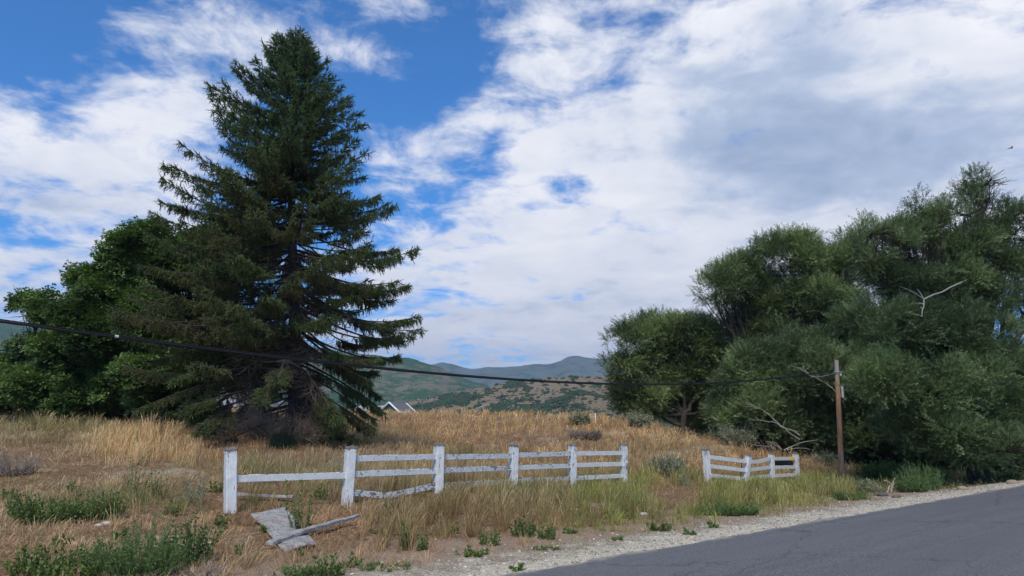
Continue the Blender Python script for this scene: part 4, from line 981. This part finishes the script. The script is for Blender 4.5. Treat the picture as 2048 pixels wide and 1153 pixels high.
    for i, (u, v, w, h, lab) in enumerate(W): plant('weed', u, v, w, h, lab, 'weed', 'weed', G, 250 + i)
    G = 'sagebrush along the slope'
    W = [(1280, 856, 42, 40, 'sage', 'pale sagebrush on the crest, leftmost before the willows'), (1330, 854, 26, 34, 'sage', 'thin pale sagebrush on the crest, second from the left'), (1356, 860, 36, 38, 'sage', 'pale sagebrush on the crest, third from the left'), (1403, 874, 46, 44, 'sage', 'upright pale sagebrush where the slope starts to fall'),
         (1432, 880, 18, 30, 'sage', 'small pale sagebrush left of the roundest one'), (1477, 893, 64, 54, 'sage', 'roundest grey green sagebrush above the short fence'), (1652, 932, 34, 30, 'sage', 'small sagebrush beside the foot of the utility pole'),
         (686, 985, 34, 88, 'sage', 'grey green stalk leaning on the second fence post'), (1330, 952, 80, 34, 'sage', 'spreading grey green plant in the gap between the fences'), (1372, 972, 22, 40, 'sage', 'pale woolly stalk left of the short fence'),
         (1160, 850, 36, 26, 'sage', 'straw coloured shrub on the crest near the middle')]
    for i, (u, v, w, h, k, lab) in enumerate(W): plant('sagebrush', u, v, w, h, lab, 'sagebrush', k, G, 300 + i)
    G = 'green growth under the willows'
    W = [(1760, 962, 60, 40, 'weed', 'leafy green plants in shade right of the pole'), (1800, 972, 60, 46, 'lime', 'lighter green plants between the pole and the tallest willow'), (1850, 982, 60, 52, 'kochia', 'feathery green bush left of the willow trunk'), (1825, 985, 60, 40, 'kochia', 'low feathery green bush at the roadside, left of another'),
         (1880, 975, 40, 40, 'kochia', 'feathery bush closest to the willow trunk'), (1700, 1000, 60, 20, 'kochia', 'low dark green patch at the gravel edge below the marker post'), (2000, 965, 60, 24, 'dark', 'dark leaves at the roadside right of the willow trunk'), (1740, 985, 50, 30, 'sage', 'brownish green tuft right of the marker post')]
    for i, (u, v, w, h, k, lab) in enumerate(W): plant('weed', u, v, w, h, lab, 'weed', k, G, 400 + i)
    G = 'grey dead brush'
    for i, (u, v, w, h, lab) in enumerate([(570, 884, 130, 84, 'tangle of grey dead brush at the foot of the spruce'), (640, 880, 60, 70, 'smaller tangle of dead brush right of the spruce trunk'), (470, 872, 90, 60, 'low dead brush left of the spruce trunk'), (25, 950, 80, 50, 'grey brown dry bush at the left edge'),
                                           (400, 1153, 90, 40, 'purplish grey dead weeds at the bottom edge below the first post'), (1170, 880, 60, 22, 'dark dry brush on the open field near the middle')]):
        plant('dead_brush', u, v, w, h, lab, 'brush', 'dead', G, 500 + i)
    # low green spruce bough touching the grass
    r = np.random.default_rng(77); p = ground(330, 862); p[2] += .1
    root = thing('young_spruce', p, 'small bright green spruce shoot in grass left of the spruce', 'sapling'); b = Buf(); fo = Buf()
    b.tube(np.array([p - [0, 0, .2], p + [0, 0, .4], p + [.02, 0, .75]]), [.03, .02, .01], 5, (.1, .08, .06)); b.build('stem', M['twig'], root)
    P = []; D = []
    for i in range(44):
        a = r.random() * 6.28; L = r.uniform(.4, 1.1) * (1.1 if abs(math.cos(a)) > .5 else .7); z = r.uniform(.1, .65)
        for s in np.linspace(.15, 1, 12): P.append(p + [math.cos(a) * L * s, math.sin(a) * L * s, z + .12 * s + r.normal(0, .03)]); D.append([math.cos(a) + r.normal(0, .6), math.sin(a) + r.normal(0, .6), .1 + r.normal(0, .3)])
    P = np.array(P); D = np.array(D); n = len(P); fo.inst(SPR, None, SPRT, P, basis(D, r.random(n) * 6), r.uniform(.14, .22, n), np.array([.045, .10, .03]) * r.uniform(.7, 1.3, (n, 1))); fo.build('needles', M['spruce'], root)
plants()

# ------------------------------------------------------------ stones and sticks
def rocks():
    r = np.random.default_rng(9)
    ico = bpy.data.meshes.new('tmp_ico')
    import bmesh
    bm = bmesh.new(); bmesh.ops.create_icosphere(bm, subdivisions=2, radius=1); iv = np.array([v.co[:] for v in bm.verts]); it = [[v.index for v in f.verts] for f in bm.faces]; bm.free()
    bm = bmesh.new(); bmesh.ops.create_icosphere(bm, subdivisions=1, radius=1); sv = np.array([v.co[:] for v in bm.verts]); st = [[v.index for v in f.verts] for f in bm.faces]; bm.free()
    bpy.data.meshes.remove(ico)
    L = [(1765, 993, .12, 'dark rounded rock at the gravel edge below the willows', (.10, .085, .07)), (1793, 996, .09, 'smaller dark rock beside the larger one at the gravel edge', (.12, .10, .08)), (1287, 1032, .07, 'pale stone at the gravel edge below the fence gap', (.5, .46, .4)), (1148, 1022, .07, 'pale stone at the end of the brown tall grass', (.5, .47, .42)),
         (1148, 1052, .055, 'small pale stone on dirt below the fifth fence post', (.5, .47, .42)), (212, 1052, .06, 'pale flat stone in the left foreground grass', (.45, .42, .36)), (196, 1054, .045, 'smaller pale stone beside the flat one at left', (.45, .42, .36)), (2025, 968, .15, 'tan boulder on the road shoulder at the right edge', (.30, .23, .16)), (1925, 980, .12, 'tan stone on the shoulder below the willow trunk', (.30, .23, .16)), (418, 1092, .05, 'small white stone right of the round leaved bush', (.55, .52, .46))]
    for u, v, s, lab, c in L:
        p = ground(u, v); b = Buf(); w = iv * (1 + .35 * (fbm(iv[:, 0] * 1.5 + u, iv[:, 1] * 1.5, iv[:, 2] * 1.5, 4, 3)[:, None] - .5)) * np.array([1.3, .9, .6]) * s
        b.add(w + p + [0, 0, s * .25], None, it, c); tag(b.build('rock', M['rock'], smooth=False, origin=p), lab, 'rock', 'stones along the roadside')
    n = 30000; t = r.uniform(-2, 42, n); s = np.abs(r.normal(0, .9, n)) * .9 + .02 - .1 * r.random(n)
    keep = s < 4.5; t = t[keep]; s = s[keep]; n = len(t)
    xy = (RE + s)[:, None] * RN + (t)[:, None] * RD + 0
    z = gz(xy[:, 0], xy[:, 1]); P = np.column_stack([xy, z + .004]); ang = r.random(n) * 6.28
    Rm = np.zeros((n, 3, 3)); k = r.uniform(.7, 1.4, n); Rm[:, 0, 0] = np.cos(ang) * k; Rm[:, 0, 1] = np.sin(ang) * k; Rm[:, 1, 0] = -np.sin(ang); Rm[:, 1, 1] = np.cos(ang); Rm[:, 2, 2] = r.uniform(.35, .7, n)
    sc_ = .006 + .022 * r.random(n) ** 7; cc = np.array([.50, .44, .345]) * r.uniform(.35, 1.25, (n, 1)) * np.array([1, 1, 1]) + r.normal(0, .015, (n, 3))
    b = Buf(); b.inst(sv, None, st, P, Rm, sc_, np.clip(cc, .02, .8)); tag(b.build('gravel', M['rock']), 'loose pale gravel along the asphalt edge', 'gravel', kind='stuff')
    # pale snapped branches lying on the verge
    for i, (u, v, lab) in enumerate([(1788, 985, 'bleached snapped branches on the verge below the willows'), (1560, 900, 'pale fallen limbs at the bottom of the bushy willow')]):
        p = ground(u, v) if i == 0 else at(u, v, 37); root = thing('fallen_branch', p, lab, 'branch')
        for k in range(7 if i == 0 else 4):
            b = Buf(); d = np.array([r.uniform(-1, 1), r.uniform(-.3, .3), r.uniform(.1, .9)]); d = d / np.linalg.norm(d) * r.uniform(.2, .55); q = p + [r.uniform(-.4, .4), r.uniform(-.3, .3), 0]
            if i: d = np.array([r.uniform(-1.6, 1.6), -.3, r.uniform(0, .5)])
            b.tube(curve(q, q + d, [0, 0, .08], 6, .04, r), np.linspace(.028, .01, 6), 5, (.40, .34, .27)); b.build('stick', M['twig'], root)
rocks()

# ------------------------------------------------------------ grass
def ell(u, v, cu, cv, ru, rv): return np.exp(-(((u - cu) / ru) ** 2 + ((v - cv) / rv) ** 2) ** 1.5)
def grass():
    r = np.random.default_rng(15)
    def sample(y0, y1, dens):
        area = (y1 * y1 - y0 * y0) * .95 + (y1 - y0) * 3; n = int(area * dens)
        y = np.sqrt(r.uniform(y0 * y0, y1 * y1, n)); x = r.uniform(-1, 1, n) * (y * .95 + 1.5); return x, y
    X = []; Yv = []; Wd = []
    for y0, y1, d, w in ((4.5, 9, 900, .006), (9, 14, 760, .0075), (14, 20, 480, .0095), (20, 30, 230, .012), (30, 45, 120, .018), (45, 75, 42, .03)):
        x, y = sample(y0, y1, d); X.append(x); Yv.append(y); Wd.append(np.full(len(x), w))
    x = np.concatenate(X); y = np.concatenate(Yv); wd = np.concatenate(Wd); n = len(x)
    s = sdist(x, y); z = gz(x, y)
    u, v = proj(np.stack([x, y, z], -1))
    nb = fbm(x * .3, y * .3, 0, 41, 3); nm = fbm(x * 1.2, y * 1.2, 0, 43, 3); nf = fbm(x * 3.5, y * 3.5, 0, 45, 2)
    straw = np.array([.64, .49, .30]); gold = np.array([.68, .44, .21]); rust = np.array([.50, .295, .165]); olive = np.array([.30, .25, .11]); green = np.array([.15, .185, .055]); greyst = np.array([.42, .36, .24]); brown = np.array([.27, .19, .10])
    h = np.full(n, .36); dens = np.ones(n)
    k = np.clip((nb - .5) * 3.5 + .5, 0, 1)[:, None]; C = gold * (1 - k) + rust * k; C = C * (1 - .35 * sst(nm, .5, .7)[:, None]) + straw * .35 * sst(nm, .5, .7)[:, None]
    def blend(m, col_, hh=None, dn=None):
        nonlocal C, h, dens
        m = np.clip(m, 0, 1); C = C * (1 - m[:, None]) + np.asarray(col_) * m[:, None]
        if hh is not None: h = h * (1 - m) + hh * m
        if dn is not None: dens = dens * (1 - m) + dn * m
    n5 = fbm(x * .75 + 9, y * .75, 0, 47, 3); n6 = fbm(x * .5 + 3, y * .5 + 5, 0, 49, 3)
    leftlow = sst(u, 520, 420) * sst(v, 880, 900)
    blend(leftlow, rust * .5 + straw * .5, .15, .8)
    blend(leftlow * sst(nb, .5, .62), rust * 1.05, .13, .9)
    blend(sst(u, 470, 380) * sst(v, 830, 850) * sst(v, 900, 880), straw * .95, .28, .9)
    blend(ell(u, v, 310, 905, 135, 36) * 1.4, gold * 1.12, .66, 1.8)
    blend(ell(u, v, 120, 852, 110, 22) * 1.3, olive * 1.1, .5, 1.2)
    blend(ell(u, v, 220, 945, 240, 16) * 1.3, straw * 1.05, .07, .45)
    blend(sst(u, 430, 520) * sst(u, 900, 700) * sst(v, 880, 905), greyst * .6 + gold * .3, .46, 1.1)
    blend(ell(u, v, 560, 990, 110, 60) * .8, olive * .6 + brown * .45, .42, 1.1)
    blend(ell(u, v, 560, 900, 220, 26) * .9, rust * .9, .14, .8)
    blend(ell(u, v, 600, 1075, 330, 55) * 1.2, rust * 1.0, .12, .9)
    blend(ell(u, v, 280, 1020, 220, 45) * sst(nm, .40, .55), olive * .8 + green * .3, .34, 1.1)
    tall = sst(u, 700, 800) * sst(u, 1160, 1110) * sst(v, 955, 985) * sst(s, 1.9, 2.6)
    blend(tall, olive * .62 + brown * .45, .62, 1.5)
    blend(tall * sst(nf, .5, .62) * sst(v, 1010, 1060), np.array([.40, .25, .13]), .5, 1.4)
    gr = sst(u, 1110, 1170) * sst(u, 1740, 1700) * sst(v + (nm - .5) * 60, 938, 968)
    blend(gr, np.array([.26, .28, .075]), .46, 1.4)
    blend(gr * sst(nm, .5, .62), np.array([.38, .33, .13]), .42, 1.2)
    blend(ell(u, v, 1560, 935, 180, 22) * .6, gold * .9 + green * .2, .45, 1.2)
    blend(ell(u, v, 1300, 905, 150, 24) * .6, olive * 1.15, .5, 1.3)
    blend(ell(u, v, 960, 915, 110, 9) * 1.2, olive * .85, .36, 1.1)
    blend(ell(u, v, 1080, 882, 130, 12), np.array([.28, .19, .15]), .12, .5)
    blend(ell(u, v, 1350, 1000, 50, 22) * 1.5, rust, .12, .12)
    blend(sst(u, 1690, 1730) * sst(v, 920, 935), green * .9, .35, 1.2)
    hill_ = sst(y, 34, 42) * sst(u, 650, 800); blend(hill_ * .5, gold * 1.02, .42, 1.1)
    blend(sst(n5, .54, .62) * .35 * (1 - np.clip(gr, 0, 1)), straw * 1.0, None, None)
    blend(sst(n6, .56, .64) * (y < 30) * .6, olive * .8 + green * .25, None, None)
    blend(sst(n5, .44, .36) * (y < 22) * leftlow, rust * .75, .10, .25)
    blend(sst(n5, .42, .34) * sst(y, 45, 30) * .5, brown * 1.1, .22, .6)
    edge = s + (nm - .5) * 2.4 + (nf - .5) * 1.0
    dens *= sst(edge, 1.15, 2.7); h *= .45 + .55 * sst(edge, 2.0, 3.4)
    dens *= np.where(s < -9.2 + (nm - .5), .8, 1) if False else 1
    back = s < -9; dens = np.where(back, .8, np.where(s < 0, 0, dens))
    hollow = (x > 9) & (y > 40); dens *= np.where(hollow, .5, 1)
    dens *= .35 + 1.0 * sst(nf, .35, .6)
    keep = r.random(n) < dens / 1.6
    x, y, z, h, C, wd, nm, nf = x[keep], y[keep], z[keep], h[keep], C[keep], wd[keep], nm[keep], nf[keep]; n = len(x)
    print('blades', n)
    h = h * r.uniform(.45, 1.2, n) * (.75 + .5 * nf)
    uu, vv_ = proj(np.stack([x, y, z], -1)); fl = np.interp(uu, [300, 461, 700, 878, 1028, 1145, 1247, 1416, 1489, 1543, 1595, 1700], [12, 13, 14.7, 16.7, 19, 21.3, 23.4, 26, 28, 30, 32, 34])
    vt = np.interp(uu, [400, 440, 700, 870, 900, 1030, 1150, 1260, 1300, 1395, 1410, 1600, 1640, 1700], [900, 1012, 1000, 990, 968, 964, 958, 956, 880, 880, 955, 950, 890, 880])
    hm = np.maximum(.10, (vv_ - vt) / F * y); h = np.where((y < fl + .1), np.minimum(h, hm * r.uniform(.75, 1.1, n)), h)
    lit = (r.random(n) < np.where(h < .2, .42, .16)); h = np.where(lit, .11, h)
    a = r.random(n) * 6.28; wx = np.cos(a) * wd; wy = np.sin(a) * wd
    ln = np.where(lit, 1.6, r.uniform(.05, .42, n)); la = r.random(n) * 6.28 ; lx = np.cos(la) * ln * h + .08 * h; ly = np.sin(la) * ln * h
    C = C * r.uniform(.58, 1.38, (n, 1)) * (1 + r.normal(0, .06, (n, 3))); C = np.clip(C, .01, .9)
    C = np.where(lit[:, None], C * .5 + np.array([.40, .28, .16]) * .5, C)
    # bunches: draw blades toward the middle of a tussock and splay them outward
    cs = np.where(y > 25, .75, .42); ci = np.floor(x / cs).astype(np.int64); cj = np.floor(y / cs).astype(np.int64)
    tx = (ci + .5 + .8 * (_h(ci, cj, 0 * ci, 11) - .5)) * cs; ty = (cj + .5 + .8 * (_h(ci, cj, 0 * ci, 12) - .5)) * cs
    tq = _h(ci, cj, 0 * ci, 13); kq = np.where(lit, 0, np.where(tq > .35, .55, .12)); ox, oy = x - tx, y - ty
    x = x - ox * kq; y = y - oy * kq; h = np.where(lit, h, h * (.62 + .72 * tq)); lx = lx + ox * kq * .9; ly = ly + oy * kq * .9
    C = C * (.80 + .42 * _h(ci, cj, 0 * ci, 14))[:, None] * np.where(_h(ci, cj, 0 * ci, 15) > .8, 1, 1)[:, None]; z = gz(x, y)
    B = np.stack([x, y, z - .02], -1); W = np.stack([wx, wy, 0 * wx], -1)
    def lv(t, sx): return B + np.stack([lx * t * t, ly * t * t, h * t * (1 - .12 * t * (ln > .3))], -1) + W * sx
    seeded = (r.random(n) < .55) & (h > .24)
    hw = np.where(seeded, 1.25, .62)[:, None]; nk = np.where(seeded, .32, .85)[:, None]
    V = np.stack([lv(0, -.5), lv(0, .5), lv(.68, nk * .5), lv(.68, -nk * .5), lv(.84, hw * .5), lv(.84, -hw * .5), lv(1.0, 0)], 1)
    o = (np.arange(n) * 7)[:, None]
    Q = np.concatenate([o + np.array([[0, 1, 2, 3]]), o + np.array([[3, 2, 4, 5]])]); T = o + np.array([[5, 4, 6]])
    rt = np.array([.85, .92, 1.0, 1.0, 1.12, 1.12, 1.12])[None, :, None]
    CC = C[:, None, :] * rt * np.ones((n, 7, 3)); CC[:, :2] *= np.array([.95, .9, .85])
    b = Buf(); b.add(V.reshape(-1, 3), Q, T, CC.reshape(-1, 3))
    tag(b.build('grass', M['straw']), 'dry golden and olive field grass over the whole slope', 'grass', kind='stuff')
grass()
print('done build')

def haze():
    import bmesh
    b = Buf(); box(b, (0, 2300, 320), (12000, 9000, 700)); m, t, out = newmat('haze')
    v = t.node('ShaderNodeVolumePrincipled'); v.inputs['Color'].default_value = (.55, .72, 1.0, 1); v.inputs['Density'].default_value = 0.00016; v.inputs['Anisotropy'].default_value = .2
    t.l.new(v.outputs[0], out.inputs['Volume']); tag(b.build('haze', m, origin=(0, 0, 0)), kind='stuff')
haze()
